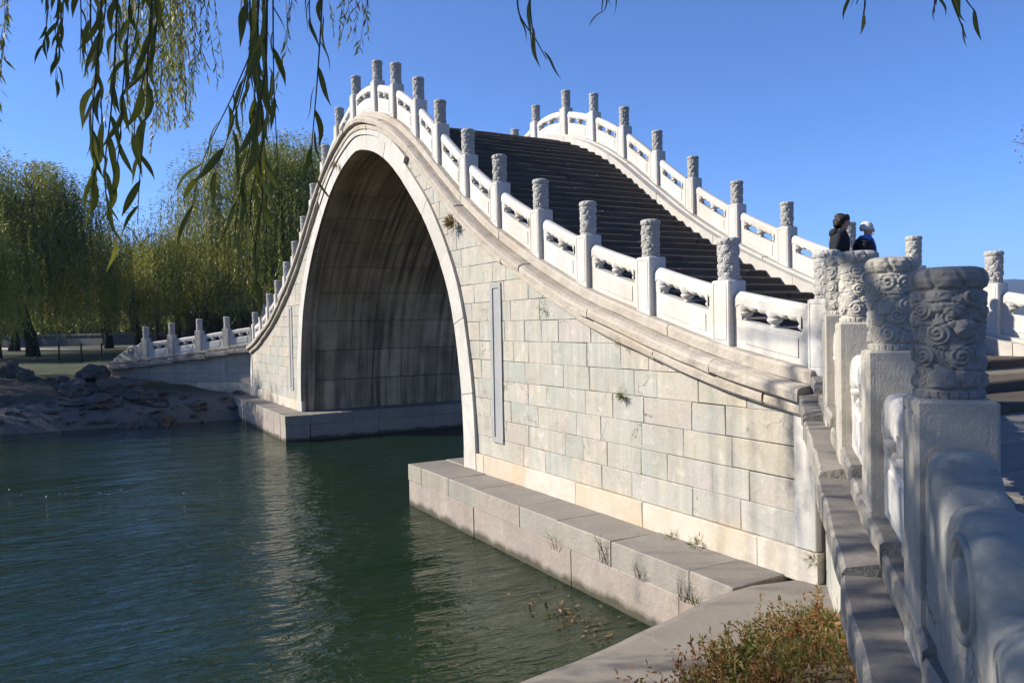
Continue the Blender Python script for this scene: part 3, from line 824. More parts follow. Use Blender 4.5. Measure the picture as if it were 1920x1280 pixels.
main_rail(.2, NEARX, 'white carved balustrade on the near side of the bridge, climbing over the arch')
main_rail(RW, FARX, 'white carved balustrade on the far side of the dark stairs, seen against the sky')

def drum_stone(parent, p, d, zb, n):
    "scroll-edged end stone that steps down from the last post; p start, d direction, n normal"
    prof = [(0, .62), (.05, .655), (.12, .66), (.2, .655), (.26, .63), (.285, .58), (.29, .565), (.33, .585), (.38, .58), (.42, .555), (.435, .53), (.445, .525), (.47, .555), (.55, .575), (.66, .57),
            (.76, .54), (.83, .48), (.86, .41), (.87, .385), (.92, .405), (1.0, .40), (1.07, .36), (1.10, .30), (1.105, .285), (1.14, .31), (1.22, .29), (1.28, .24), (1.31, .18), (1.32, .165), (1.4, .17), (1.5, .1), (1.52, -.1)]
    prof = [(s_*.4 if s_ <= .2 else s_-.12, t_) for s_, t_ in prof]
    W2 = .108; mb = MB()
    rows = [(-W2, -.075), (-W2*.93, -.04), (-W2*.75, -.014), (-W2*.42, 0), (W2*.42, 0), (W2*.75, -.014), (W2*.93, -.04), (W2, -.075)]
    vv = []; ff = []
    for s, t_ in prof:
        for o, dz in rows: vv.append((p[0]+d[0]*s+n[0]*o, p[1]+d[1]*s+n[1]*o, zb-.075*s+t_+dz))
    m_ = len(rows)
    for i in range(len(prof)-1):
        for j in range(m_-1): ff.append((i*m_+j, i*m_+j+1, (i+1)*m_+j+1, (i+1)*m_+j))
    # sides down to the sill
    base = len(vv)
    for s, t_ in prof:
        for o in (-W2, W2): vv.append((p[0]+d[0]*s+n[0]*o, p[1]+d[1]*s+n[1]*o, zb-.075*s-.20))
    for i in range(len(prof)-1):
        ff.append((i*m_, (i+1)*m_, base+(i+1)*2, base+i*2)); ff.append((i*m_+m_-1, base+i*2+1, base+(i+1)*2+1, (i+1)*m_+m_-1))
    k = len(prof)-1
    ff.append(tuple(k*m_+j for j in range(m_))+(base+2*k+1, base+2*k)); ff.append(tuple(range(m_))[::-1]+(base, base+1))
    mb.add(vv, ff)
    ds = part('drum_stone', mb.v, mb.f, M['drum'], parent)
    for p_ in ds.data.polygons: p_.use_smooth = len(p_.vertices) == 4
    # disc with a boss and ring, both faces
    for sg in (1, -1):
        mb = MB(); c0 = (.525, .42); vv = []; ff = []
        prof2 = [(.16, 0), (.157, .012), (.140, .014), (.130, .004), (.09, .004), (.082, .014), (.05, .018), (.0, .02)]
        for r_, h in prof2:
            for q in range(28):
                a = 2*math.pi*q/28; wob = 1+.06*math.cos(5*a)*(r_ < .1)
                s = c0[0]+r_*wob*math.cos(a); t_ = c0[1]+r_*wob*math.sin(a)-.06; o = sg*(W2-.004+h)
                vv.append((p[0]+d[0]*s+n[0]*o, p[1]+d[1]*s+n[1]*o, zb-.075*s+t_))
        for i in range(len(prof2)-1):
            for q in range(28):
                q2 = (q+1) % 28; ff.append((i*28+q, i*28+q2, (i+1)*28+q2, (i+1)*28+q))
        mb.add(vv, ff); part('drum_disc', mb.v, mb.f, M['drum'], ds, True)
def wing(sx, sy, label, wl_label, near_cam):
    "sx: +1 right end, -1 left end; sy: +1 near side, -1 far side"
    tr = lambda x, y: (sx*x, y if sy > 0 else RW-y+.2)
    pts = [(*tr(x, y), z) for x, y, z in WP]
    d = np.array([pts[4][0]-pts[0][0], pts[4][1]-pts[0][1]]); Ln = np.linalg.norm(d); d /= Ln
    n = np.array([d[1], -d[0]]);                                     # pick the outward one
    if n[1]*sy > 0: n = -n
    bl = thing('wing_balustrade', (pts[2][0], pts[2][1], pts[2][2]), label, 'balustrade', 'splayed balustrades at the ends of the bridge')
    rz = math.atan2(d[1], d[0])
    for i in range(1, 5):
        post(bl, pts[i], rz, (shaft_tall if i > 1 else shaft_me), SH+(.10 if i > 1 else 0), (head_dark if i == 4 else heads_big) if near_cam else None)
    sl = (pts[4][2]-pts[0][2])/Ln
    for i in range(4):
        a = np.array(pts[i][:2]); b = np.array(pts[i+1][:2]); e = b-a; LL = np.linalg.norm(e); e /= LL
        pa = a+e*(.13 if i else .17); pb = b-e*.13; z0, z1 = pts[i][2], pts[i+1][2]
        if n[0]*e[1]-n[1]*e[0] < 0: pass
        panel(bl, tuple(pa), tuple(pb), lambda s, z0=z0, z1=z1, LL=LL: z0+(z1-z0)*(s+.13)/LL)
    p = np.array(pts[4][:2])+d*.135
    drum_stone(bl, p, d, pts[4][2]-.02, n)
    if not wl_label: return
    # wall below, with coping stones stepping down
    wl = thing('wing_wall', (pts[2][0], pts[2][1], .8), wl_label, 'wall', 'splayed retaining walls of the bridge ends')
    zc = lambda s: np.interp(s, [0, 1.28, 2.53, 3.82, 5.05, 7], [q[2] for q in pts]+[pts[4][2]-.16])
    to3 = lambda s, z, o: (pts[0][0]+d[0]*s+n[0]*(.05+o), pts[0][1]+d[1]*s+n[1]*(.05+o), z)
    S0, S1 = -.05, 6.75
    zb = .55
    z = zb; kk = 0
    while z < 2.4:
        z1 = z+.36; s = S0; first = True
        while s < S1-.02:
            L = rng.uniform(.7, 1.4)*(.6 if first and kk % 2 else 1); first = False; s1 = min(s+L, S1)
            if S1-s1 < .3: s1 = S1
            poly = [(s+GAP, z+GAP), (s1-GAP, z+GAP), (s1-GAP, z1-GAP), (s+GAP, z1-GAP)]
            c0, c1 = zc(s)-.30, zc(s1)-.30
            dd = np.array([s1-s, c1-c0]); poly = clip_poly(poly, (s, c0), (dd[1], -dd[0]))
            if len(poly) > 2:
                if (d[0]*n[1]-d[1]*n[0]) > 0: pass
                face_stone('wall_stone', poly, to3, .08, M['wall'], wl, rng.uniform(-.004, .006))
            s = s1
        z = z1; kk += 1
    mb = MB(); vv = []
    for s in np.linspace(S0, S1, 12):
        for o, zz in ((-.02, .2), (-.02, zc(s)-.30), (-.42, zc(s)-.30), (-.42, .2)): vv.append(to3(s, zz, o-.03))
    ff = [(i*4+k, i*4+(k+1) % 4, (i+1)*4+(k+1) % 4, (i+1)*4+k) for i in range(11) for k in range(4)]+[(0, 1, 2, 3), (47, 46, 45, 44)]
    mb.add(vv, ff); part('wall_core', mb.v, mb.f, M['mortar'], wl)
    for nm, o0, o1, t0, t1, lens, jt in (('sill_stone', -.20, .158, -.005, -.15, (.75, 1.3), .012), ('coping_stone', .05, .30, -.155, -.36, (.9, 1.6), .02)):
        s = S0+.1
        while s < S1-.02:
            s1 = min(s+rng.uniform(*lens), S1); s1 = S1 if S1-s1 < .3 else s1
            zm = zc((s+s1)/2)+rng.uniform(-.012, .012); k = max(4, int((s1-s)/.14)); vv = []
            jo = rng.uniform(-.015, .015)
            for i in range(k+1):
                q = s+.005+(s1-s-.01)*i/k
                fl = .45*(zm-zc(q)) ; zz = zc(q)+fl
                wz = -.05*max(0, (i/k-.72)/.28)**2*(nm == 'coping_stone')+.012*fbm(q*3, o1, 1.2)
                ej = .022*fbm(q*2.2, 5+o1, 1.0)
                for o, t_ in ((o0, t0), (o0, t1), (o1-.03, t1), (o1+jo+ej, t1+.05), (o1+jo+ej, t0-.016+wz), (o1-.018+jo+ej, t0+wz*.8)):
                    vv.append((pts[0][0]+d[0]*q+n[0]*o, pts[0][1]+d[1]*q+n[1]*o, zz+t_))
            ff = [(i*6+j, i*6+(j+1) % 6, (i+1)*6+(j+1) % 6, (i+1)*6+j) for i in range(k) for j in range(6)]
            ff += [tuple(range(6))[::-1], tuple(k*6+j for j in range(6))]
            o = part(nm, jit(vv, .004), ff, [M['rubble'], M['slab']], wl); s = s1
            for p_ in o.data.polygons: p_.material_index = int(abs(p_.normal.z) > .8)
wing(1, 1, 'weathered balustrade splaying towards the viewer at lower right, ending in a scrolled drum stone', 'wall with a rough stepped coping under the foreground posts, beside the grass', True)
wing(-1, 1, 'small shaded balustrade splaying out at the far left foot of the bridge', 'shaded wall behind the rocks at the far left foot of the bridge', False)
wing(1, -1, 'sunlit balustrade at the right edge of the photo, beyond the bottom of the stairs', None, False)

# ---------------------------------------------------------------- plaza behind the right wing
plaza = tag(link('plaza', mesh('plaza', [(13.2, .35, 2.43), (17.2, -3.95, 2.16), (26, -13, 1.9), (120, -13, 1.9), (120, 60, 1.9), (17.2, 9.6, 2.16), (13.2, RW-.35, 2.43)], [(0, 1, 2, 3, 4, 5, 6)], M['mortar'])), kind='structure')
x = 13.25; r_ = 0
while x < 20.5:
    w = rng.uniform(.42, .55); y = -5.5+rng.uniform(0, .4)
    while y < 11:
        L = rng.uniform(.75, 1.15); y1 = y+L
        ylo = .38-(x-13.2)*1.047; yhi = RW-.38+(x-13.2)*1.047
        a, b = max(y, ylo), min(y1, yhi)
        if b-a > .12:
            e = .01; z0 = plaza_z(x)+rng.uniform(-.006, .006); z1 = plaza_z(x+w)+rng.uniform(-.006, .006)
            xa, xb = x+.004, x+w-.004; a += .004; b -= .004
            v = [(xa, a, z0-.1), (xb, a, z1-.1), (xb, b, z1-.1), (xa, b, z0-.1), (xa, a, z0-.008), (xb, a, z1-.008), (xb, b, z1-.008), (xa, b, z0-.008), (xa+e, a+e, z0), (xb-e, a+e, z1), (xb-e, b-e, z1), (xa+e, b-e, z0)]
            f = [(8, 9, 10, 11)]+[(q, w_, w_+4, q+4) for q, w_ in ((0, 1), (1, 2), (2, 3), (3, 0))]+[(q+4, w_+4, w_+8, q+8) for q, w_ in ((0, 1), (1, 2), (2, 3), (3, 0))]
            part('paving_stone', v, f, M['pave'], plaza)
        y = y1
    x += w; r_ += 1

# ---------------------------------------------------------------- vegetation builders
def leaf_quads(P, D, W_, L_, rs):
    "P (n,3) roots, D (n,3) directions -> lance-shaped leaves of two triangles pairs (4 verts)"
    n = len(P); side = np.cross(D, rs.normal(size=(n, 3))); side /= np.linalg.norm(side, axis=1, keepdims=True)+1e-9
    W_ = np.broadcast_to(W_, (n,))[:, None]; L_ = np.broadcast_to(L_, (n,))[:, None]
    a = P; b = P+D*L_*.45+side*W_*.5; c = P+D*L_; d = P+D*L_*.45-side*W_*.5
    V = np.stack([a, b, c, d], 1).reshape(-1, 3); F = np.arange(4*n).reshape(-1, 4); return V, F
def willow_crown(seed, H, Rr, nb, ns, ll=.20, lw=.034, low=.22, step=.11, ymax=None):
    "hanging curtains: boughs spread through a dome, each letting down a sheaf of leafy strands"
    rs = np.random.RandomState(seed); P, D = [], []; boughs = []
    for b in range(nb):
        a = rs.uniform(0, 2*np.pi); rr = Rr*math.sqrt(rs.uniform(.02, 1)); 
        zt = H*(.50+.5*math.sqrt(max(0, 1-(rr/Rr)**2))*rs.uniform(.72, 1.0)+.02)
        bx, by = rr*math.cos(a), rr*math.sin(a); boughs.append((bx, by, zt))
        sp = rs.uniform(.3, 1.0)*Rr*.24; hang = rs.uniform(.35, 1.0)
        for s in range(ns):
            ox, oy = rs.normal(0, sp, 2); oz = -abs(rs.normal(0, .25))*1.0-.10*(ox*ox+oy*oy)
            x, y, z = bx+ox, by+oy, zt+oz
            zl = max(H*low*rs.uniform(.5, 1.5), z-H*hang*rs.uniform(.3, .75)) 
            n = int((z-zl)/step)
            if n < 2: continue
            out = np.array([x, y])/(math.hypot(x, y)+.01); k = np.arange(n)
            zz = z-k*step; q = k/n; w = .30*np.sqrt(q)
            sway = rs.uniform(-.25, .25, 2)
            px = x+out[0]*w+sway[0]*q**1.5+rs.normal(0, .03, n); py = y+out[1]*w+sway[1]*q**1.5+rs.normal(0, .03, n)
            P.append(np.stack([px, py, zz], 1))
            d = rs.normal(0, .45, (n, 3)); d[:, 2] = -1; d[: min(3, n), 2] = .2; d[: min(3, n), :2] += out*.8
            D.append(d/np.linalg.norm(d, axis=1, keepdims=True))
    P = np.concatenate(P); D = np.concatenate(D); n = len(P)
    V, F = leaf_quads(P, D, lw*rs.uniform(.7, 1.3, n), ll*rs.uniform(.6, 1.3, n), rs)
    return npmesh('crown', V, F, M['willow']), boughs
def trunk_mesh(seed, H, boughs, r0, lean=(0, 0), nl=5):
    rs = np.random.RandomState(seed); mb = MB()
    fk = np.array([lean[0], lean[1], H*.30])
    pts = [np.array([0, 0, -.4]), np.array([lean[0]*.2+.05, lean[1]*.2, H*.08]), np.array([lean[0]*.55-.05, lean[1]*.5+.06, H*.18]), fk]
    mb.tube(pts, [r0*1.35, r0*1.05, r0*.9, r0*.78], 9)
    idx = rs.permutation(len(boughs))[:nl*3]
    mains = []
    for i in range(nl):
        b = np.array(boughs[idx[i]]); b = b*np.array([.6, .6, .82])
        m1 = fk*.6+b*.4+np.array([*rs.normal(0, .2, 2), .3]); m2 = fk*.25+b*.75+np.array([*rs.normal(0, .25, 2), .35])
        mb.tube([fk-np.array([0, 0, .2]), m1, m2, b], [r0*.55, r0*.42, r0*.28, r0*.15], 7); mains.append((m1, m2, b))
    for i in range(nl, min(len(idx), nl*3)):
        b = np.array(boughs[idx[i]]); m_ = mains[rs.randint(nl)]; st = m_[rs.randint(1, 3)]
        mid = (st+b)/2+np.array([*rs.normal(0, .2, 2), .35]); mb.tube([st, mid, b], [r0*.2, r0*.13, r0*.05], 5)
    return mesh('trunk', mb.v, mb.f, M['bark'], True)
kinds = []
for sd_, H, Rr, nb, ns in ((1, 12.6, 4.7, 40, 38), (2, 14.9, 5.0, 46, 38), (5, 10.4, 4.7, 36, 36)):
    cm, bg = willow_crown(sd_, H, Rr, nb, ns, .27, .052, .15, .15); kinds.append((cm, bg, H, [trunk_mesh(sd_*10+k, H, bg, .34, (rng.uniform(-.8, .8), rng.uniform(-.5, .5))) for k in range(2)]))
def willow(x, y, z, k, rz, s, label, group='willows on the far bank', tk=0):
    cm, bg, H, tm = kinds[k]
    t = thing('willow_tree', (x, y, z), label, 'tree', group); t.rotation_euler = (0, 0, rz); t.scale = (s, s, s)
    link('trunk', tm[tk], t); link('crown', cm, t); return t
def spot(px, depth, z):
    p = at(px, 640, depth); return float(p[0]), float(p[1]), z
# (pixel column, depth, kind, turn, scale) - the willows in view on the far bank, then those beyond the frame that shade it
WIL = [(-12, 44, 0, .4, .98, 'dense willow with a thick trunk at the left edge of the photo'),
       (62, 47, 0, 2.1, .95, 'broad willow with a thick dark trunk standing beside the light path'),
       (262, 58, 2, 1.0, .95, 'lower willow behind the end of the left balustrade'),
       (205, 66, 2, 3.3, .92, 'slim willow with a thin trunk farther back between the two broad ones'),
       (492, 50, 1, 4.4, .97, 'tall bright willow left of the arch, over the grey tiled roof'),
       (385, 55, 2, 2.4, .88, 'lower bright willow in front of the left part of the grey tiled roof'),
       (578, 61, 1, 5.3, 1.1, 'tall dark willow just left of the steep side of the bridge'),
       (560, 50, 0, .9, .98, 'willow half hidden behind the steep left end of the bridge'),
       (325, 74, 0, 2.8, .85, 'pale distant willow in the gap under the open sky'),
       (25, 62, 0, 5.0, 1.05, 'willow behind the left edge trees, its top rounded'),
       (-70, 52, 1, 1.2, .85, 'willow cut off by the left edge of the photo'),
       (620, 58, 2, 1.9, 1.1, 'willow hidden behind the arch crown except for its left branches')]
for i, (px, dep, k, rz, s, lb) in enumerate(WIL):
    x, y, z = spot(px, dep, 1.95); willow(x, y, z, k, rz, s, lb, tk=i % 2)
for i, (px, dep, k, rz, s) in enumerate(((-140, 84, 0, .3, 1.0), (-20, 90, 2, 1.3, 1.1), (75, 96, 0, 2.3, .95), (170, 92, 2, 3.3, 1.0), (255, 98, 2, 4.3, 1.0), (330, 94, 2, .8, 1.0), (400, 88, 0, 5.3, .95), (470, 92, 0, 1.8, 1.0), (540, 86, 2, 2.8, 1.2), (620, 84, 0, 3.8, 1.0))):
    x, y, z = spot(px, dep, 1.95); willow(x, y, z, k, rz, s, 'one of the willows in the back row, seen through gaps between the nearer trees', 'back row of willows', i % 2)
for x, y, k, rz, s, lb in ((-17.5, -11.5, 2, .7, .72, 'willow outside the frame close to the left end of the bridge'),
                           (-19.5, -14.5, 0, 1.0, .82, 'willow outside the frame whose shade falls on the left balustrade'),
                           (-36, -15.0, 0, 4.0, .85, 'willow outside the frame that shades the lawn')):
    willow(x, y, 1.8, k, rz, s, lb, 'willows beyond the left edge of the photo')

# ---------------------------------------------------------------- the willow over the viewer
near_w = thing('willow_tree', (20.6, -10.2, 1.9), 'near willow whose long leafy branches hang into the top of the photo', 'tree')
mb = MB()
mb.tube([(20.6, -10.2, 1.5), (20.5, -10.0, 3.2), (20.2, -9.6, 4.8), (19.8, -9.2, 6.4)], [.36, .30, .27, .22], 10)
part('trunk', mb.v, mb.f, M['bark'], near_w, True)
mb = MB()
mb.tube([(20.2, -9.6, 4.9), (19.4, -8.2, 6.4), (17.8, -6.6, 6.9), (15.6, -5.6, 6.9)], [.15, .12, .08, .03], 7)
mb.tube([(19.8, -9.2, 6.3), (19.2, -7.0, 7.3), (18.4, -4.6, 7.2), (17.6, -3.2, 6.8)], [.13, .10, .06, .02], 7)
mb.tube([(19.8, -9.2, 6.3), (17.0, -8.6, 8.0), (13.6, -7.6, 8.4), (10.8, -6.2, 8.0)], [.14, .10, .07, .03], 7)
mb.tube([(19.8, -9.2, 6.3), (20.6, -7.2, 7.4), (20.4, -4.6, 7.4), (19.6, -2.6, 7.0)], [.12, .09, .05, .02], 7)
part('limb', mb.v, mb.f, M['bark'], near_w, True)
cm3, bg3 = willow_crown(31, 7.0, 5.2, 44, 16, .16, .03, .40, .08)
o = link('crown', cm3, near_w, (-.9, 1.2, 3.6))
def big_leaf(seed):
    rs = random.Random(seed); L, Wd = 1.0, .074; v, f = [], []; K = 7; cz = rs.uniform(-.12, .12); fold = rs.uniform(.1, .4)
    for i in range(K+1):
        s = i/K; w = Wd*math.sin(math.pi*min(1, s*1.02+.02)**.8)**.9 if 0 < i < K else .002
        yy = cz*math.sin(math.pi*s*.9)*1.0; zz = .05*math.sin(s*5+seed)
        v += [(s, yy-w, zz+w*fold), (s, yy, zz), (s, yy+w, zz+w*fold)]
    for i in range(K):
        for j in (0, 1): f.append((i*3+j, i*3+j+1, (i+1)*3+j+1, (i+1)*3+j))
    return mesh('leaf', v, f, M['willow_near'], True)
LEAF = [big_leaf(i) for i in range(6)]
M['twig'] = plain('willow_twig', (.045, .04, .02), .7)
nleaf = [0]
def branch(pix, depth, sp=.042, ll=(.085, .13), name='hanging_branch', dens=1.0, spread=.5, rs=None, start=-60):
    "a hanging twig through picture columns at one depth, as a real curve in space, with single leaves"
    rs = rs or rng
    pts = [Vector(at(px, py, depth+dd)) for px, py, dd in pix]
    top = pts[0]+Vector((rs.uniform(-.1, .1), rs.uniform(-.1, .1), max(.4, 6.6-pts[0].z)))
    # smooth the path
    P = []; K = 8
    for i in range(len(pts)-1):
        p0 = pts[max(i-1, 0)]; p1 = pts[i]; p2 = pts[i+1]; p3 = pts[min(i+2, len(pts)-1)]
        for j in range(K):
            s = j/K; P.append(.5*((2*p1)+(p2-p0)*s+(2*p0-5*p1+4*p2-p3)*s*s+(3*p1-p0-3*p2+p3)*s**3))
    P.append(pts[-1]); mid = pts[0].lerp(top, .5)
    full = [top, mid]+P; n = len(full)
    mb = MB(); mb.tube(full, [.0026-.0017*i/(n-1) for i in range(n)], 5)
    br = part(name, mb.v, mb.f, M['twig'], near_w, True)
    base = wloc(br); acc = 0; nxt = 0; side = 1
    for a, b in zip(P[:-1], P[1:]):
        d = b-a; L = d.length
        if L < 1e-6: continue
        t = d/L
        while nxt < acc+L:
            p = a+t*(nxt-acc); nxt += sp*rs.uniform(.6, 1.5)
            if rs.random() > dens: continue
            az = rs.uniform(0, 6.28) ; outv = Vector((math.cos(az), math.sin(az), 0))
            outv = (outv-t*outv.dot(t)).normalized()
            dr = (t*1.0+outv*rs.uniform(.15, spread)*1.3+Vector((0, 0, -.25))).normalized()
            o = link('leaf', rs.choice(LEAF), br, p-base); nleaf[0] += 1
            sc_ = rs.uniform(*ll)*1.0; o.scale = (sc_, sc_*rs.uniform(.8, 1.25), sc_)
            q = dr.to_track_quat('X', 'Z'); o.rotation_mode = 'QUATERNION'
            o.rotation_quaternion = q @ Vector((1, 0, 0)).rotation_difference(Vector((1, 0, 0))) @ __import__('mathutils').Quaternion((1, 0, 0), rs.uniform(0, 6.28))
        acc += L
    return br
branch([(112, -40, 0), (108, 60, 0), (104, 160, .05)], 2.9, .03, (.07, .10), spread=.45)
branch([(86, -40, 0), (90, 20, 0), (80, 95, .05)], 2.8, .035, (.06, .09))
branch([(150, -40, 0), (152, 40, .0), (150, 120, .1)], 2.4, .05, (.07, .10), spread=.3)
branch([(190, -60, 0), (188, 40, 0), (176, 180, 0), (174, 270, .05), (180, 390, .1)], 1.75, .033, (.075, .11), spread=.45)
branch([(200, -60, 0), (196, 30, 0), (180, 120, 0)], 1.8, .03, (.07, .10), spread=.4)
branch([(245, -60, 0), (240, 60, 0), (230, 170, 0), (222, 290, .05), (200, 410, .1)], 1.8, .045, (.075, .115))
branch([(290, -60, 0), (278, 90, 0), (274, 200, 0), (262, 330, .05), (258, 420, .1)], 1.75, .055, (.075, .115))
branch([(262, -60, 0), (258, 40, 0), (240, 130, .05)], 1.9, .05, (.07, .11))
branch([(478, -60, 0), (480, 60, 0), (440, 170, .05), (385, 290, .1), (352, 420, .15)], 2.0, .055, (.08, .125))
branch([(482, -60, 0), (484, 80, 0), (490, 200, .0), (498, 320, .05), (500, 440, .1)], 1.6, .042, (.075, .12), spread=.4)
branch([(512, -60, 0), (512, 60, 0), (514, 170, .05), (522, 330, .1)], 1.9, .06, (.07, .11))
branch([(470, -60, 0), (476, 60, 0), (462, 140, .0), (430, 250, .05), (400, 330, .05)], 1.9, .06, (.08, .125))
branch([(495, 60, 0), (500, 220, .0), (470, 380, .05), (480, 470, .1)], 1.5, .06, (.08, .12), spread=.35)
branch([(606, -60, 0), (602, 40, 0), (594, 160, .0), (584, 290, .05), (590, 330, .05)], 1.9, .05, (.07, .105))
branch([(582, -60, 0), (580, 20, 0), (586, 60, .0)], 2.0, .05, (.06, .09))
branch([(975, -60, 0), (972, 20, 0), (1005, 75, .02), (1025, 112, .05)], 1.8, .075, (.06, .09), spread=.25)
branch([(996, -60, 0), (994, 10, 0), (999, 60, .0), (1001, 90, 0)], 1.75, .065, (.075, .10), spread=.12)
branch([(1140, -60, 0), (1138, 0, 0), (1134, 18, .0)], 1.8, .05, (.05, .07), spread=.5)
branch([(1158, -60, 0), (1156, -5, 0), (1155, 10, .0)], 1.9, .05, (.05, .06), spread=.3)
branch([(1612, -60, 0), (1610, -10, 0), (1606, 8, .0)], 1.8, .05, (.05, .06), spread=.4)
branch([(1770, -60, 0), (1785, 0, 0), (1800, 40, .0), (1812, 72, 0)], 1.7, .06, (.05, .085), spread=.6)
branch([(1755, -60, 0), (1756, -10, 0), (1755, 10, .0)], 1.8, .05, (.05, .07), spread=.3)
branch([(172, -60, 0), (170, 60, 0), (186, 150, 0), (190, 240, .05), (178, 330, .1)], 1.9, .035, (.07, .105), spread=.5)
branch([(222, -60, 0), (216, 90, 0), (208, 210, 0), (196, 330, .05), (212, 440, .1)], 1.6, .05, (.07, .10), spread=.4)
branch([(300, -60, 0), (292, 60, 0), (268, 150, 0), (252, 240, .05), (262, 300, .1)], 1.85, .05, (.075, .115), spread=.45)
branch([(466, -60, 0), (470, 40, 0), (478, 150, 0), (470, 260, .05), (452, 350, .1), (440, 440, .1)], 1.8, .045, (.075, .12), spread=.5)
branch([(500, -60, 0), (498, 120, 0), (480, 250, 0), (492, 360, .05), (478, 470, .1), (484, 540, .1)], 1.45, .05, (.07, .11), spread=.4)
branch([(488, -60, 0), (484, 30, 0), (474, 120, 0), (450, 200, .05)], 2.0, .035, (.07, .11), spread=.6)
branch([(120, -60, 0), (118, 30, 0), (112, 100, 0)], 2.8, .03, (.07, .09), spread=.4)
branch([(1625, -60, 0), (1622, -10, 0), (1620, 30, 0)], 1.8, .05, (.05, .07), spread=.25)
branch([(1590, -60, 0), (1596, -20, 0), (1590, 5, 0)], 1.8, .05, (.055, .07), spread=.3)
branch([(1748, -60, 0), (1752, -10, 0), (1752, 25, 0)], 1.75, .05, (.055, .075), spread=.3)
branch([(1790, -60, 0), (1806, -10, 0), (1830, 25, 0)], 1.75, .055, (.055, .08), spread=.35)
branch([(1128, -60, 0), (1130, -5, 0), (1128, 20, 0)], 1.8, .05, (.05, .065), spread=.5)
# farther, sunlit strands: fine leaves joined per sheaf
def sheaf(cols, depth, name, seed, mat='willow_fine', ll=.095, lw=.0155, step=.032):
    rs = np.random.RandomState(seed); P, D = [], []; mb = MB()
    for px, yend, dd in cols:
        a = at(px, -60, depth+dd); b = at(px+rs.uniform(-8, 8), yend, depth+dd); a[2] += 1.0
        L = np.linalg.norm(b-a); n = int(L/step); q = np.linspace(0, 1, n)[:, None]
        w = np.array([rs.uniform(-.1, .1), rs.uniform(-.1, .1), 0])
        c = a+(b-a)*q+w*np.sin(q*4)
        mb.tube(c[::6].tolist()+[c[-1].tolist()], .002, 3)
        P.append(c); d = rs.normal(0, .42, (n, 3)); d[:, 2] = -1; D.append(d/np.linalg.norm(d, axis=1, keepdims=True))
    P = np.concatenate(P); D = np.concatenate(D); n = len(P)
    V, F = leaf_quads(P, D, lw*rs.uniform(.7, 1.3, n), ll*rs.uniform(.6, 1.3, n), rs)
    p0 = np.array(wloc(near_w)); fo = link(name, npmesh(name, V-p0, F, M[mat]), near_w); tag(fo, kind='stuff')
    part('fine_twig', mb.v, mb.f, M['twig'], near_w, True)
rr_ = random.Random(4)
sheaf([(rr_.gauss(305, 40), rr_.choice([120, 180, 230, 170, 140, 215]), rr_.uniform(-.8, .8)) for _ in range(60)], 7.5, 'foliage', 1)
sheaf([(x_+rr_.uniform(-7, 7), y_, 0) for x_, y_ in ((225, 160), (236, 240), (288, 250), (292, 275), (325, 205), (338, 220), (365, 140), (370, 120), (390, 115), (398, 150), (212, 120), (250, 270), (345, 180), (270, 150))], 7.5, 'foliage', 2)
sheaf([(x_, y_, 0) for x_, y_ in ((535, 60), (548, 90), (620, 55), (646, 80), (655, 60), (672, 70), (682, 95), (690, 60), (664, 40), (640, 40), (534, 200))], 7.0, 'foliage', 3)
sheaf([(x_, y_, 0) for x_, y_ in ((-4, 200), (3, 195), (-12, 220), (10, 100))], 5.0, 'foliage', 4)

# a second willow on the near bank, left of the frame: its crown throws the dappled shade over the foreground
cm2, bg2 = willow_crown(21, 10.6, 3.4, 40, 20, .15, .028, .42, .07)
shade = thing('willow_tree', (13.0, -12.2, .6), 'willow on the near bank outside the frame that dapples the foreground posts', 'tree')
link('crown', cm2, shade); link('trunk', trunk_mesh(77, 10.6, bg2, .30, (-.4, .3)), shade)

rsb = np.random.RandomState(12); P, D = [], []; mb = MB()
mb.tube([(12.3, -11.4, 8.0), (10.2, -11.2, 10.4), (8.0, -10.6, 11.4), (5.6, -10.2, 11.2)], [.12, .09, .05, .02], 7)
for k in range(13):
    a = np.array([6.3+rsb.normal(0, .55), -10.2+rsb.normal(0, .5), 11.2]); L = rsb.uniform(2.2, 4.2); n = int(L/.05); q = np.linspace(0, 1, n)[:, None]
    c = a+np.array([rsb.uniform(-.3, .3), rsb.uniform(-.3, .3), -L])*q; mb.tube(c[::8].tolist()+[c[-1].tolist()], .006, 3)
    P.append(c); d = rsb.normal(0, .4, (n, 3)); d[:, 2] = -1; D.append(d/np.linalg.norm(d, axis=1, keepdims=True))
P = np.concatenate(P); D = np.concatenate(D); V, F = leaf_quads(P, D, .018, .12*rsb.uniform(.6, 1.3, len(P)), rsb)
for c0, n_ in (((12.45, -10.65, 8.8), 650), ((12.95, -11.15, 8.7), 800), ((13.45, -11.7, 8.5), 800), ((12.7, -10.9, 8.1), 500)):
    v_ = rsb.normal(size=(n_, 3))*np.array([.34, .34, .42]); Pn = np.array(c0)+v_; d = rsb.normal(0, .5, (n_, 3)); d[:, 2] -= .8; d /= np.linalg.norm(d, axis=1, keepdims=True)
    V2, F2 = leaf_quads(Pn, d, .03, .15*rsb.uniform(.6, 1.3, n_), rsb); F = np.vstack([F, F2+len(V)]); V = np.vstack([V, V2])
mb.tube([(12.6, -11.8, 7.2), (12.6, -11.3, 8.3), (13.2, -11.4, 9.0)], [.10, .06, .02], 6)
tag(link('foliage', npmesh('foliage', V-np.array(wloc(shade)), F, M['willow']), shade), kind='stuff'); part('limb', mb.v, mb.f, M['bark'], shade, True)

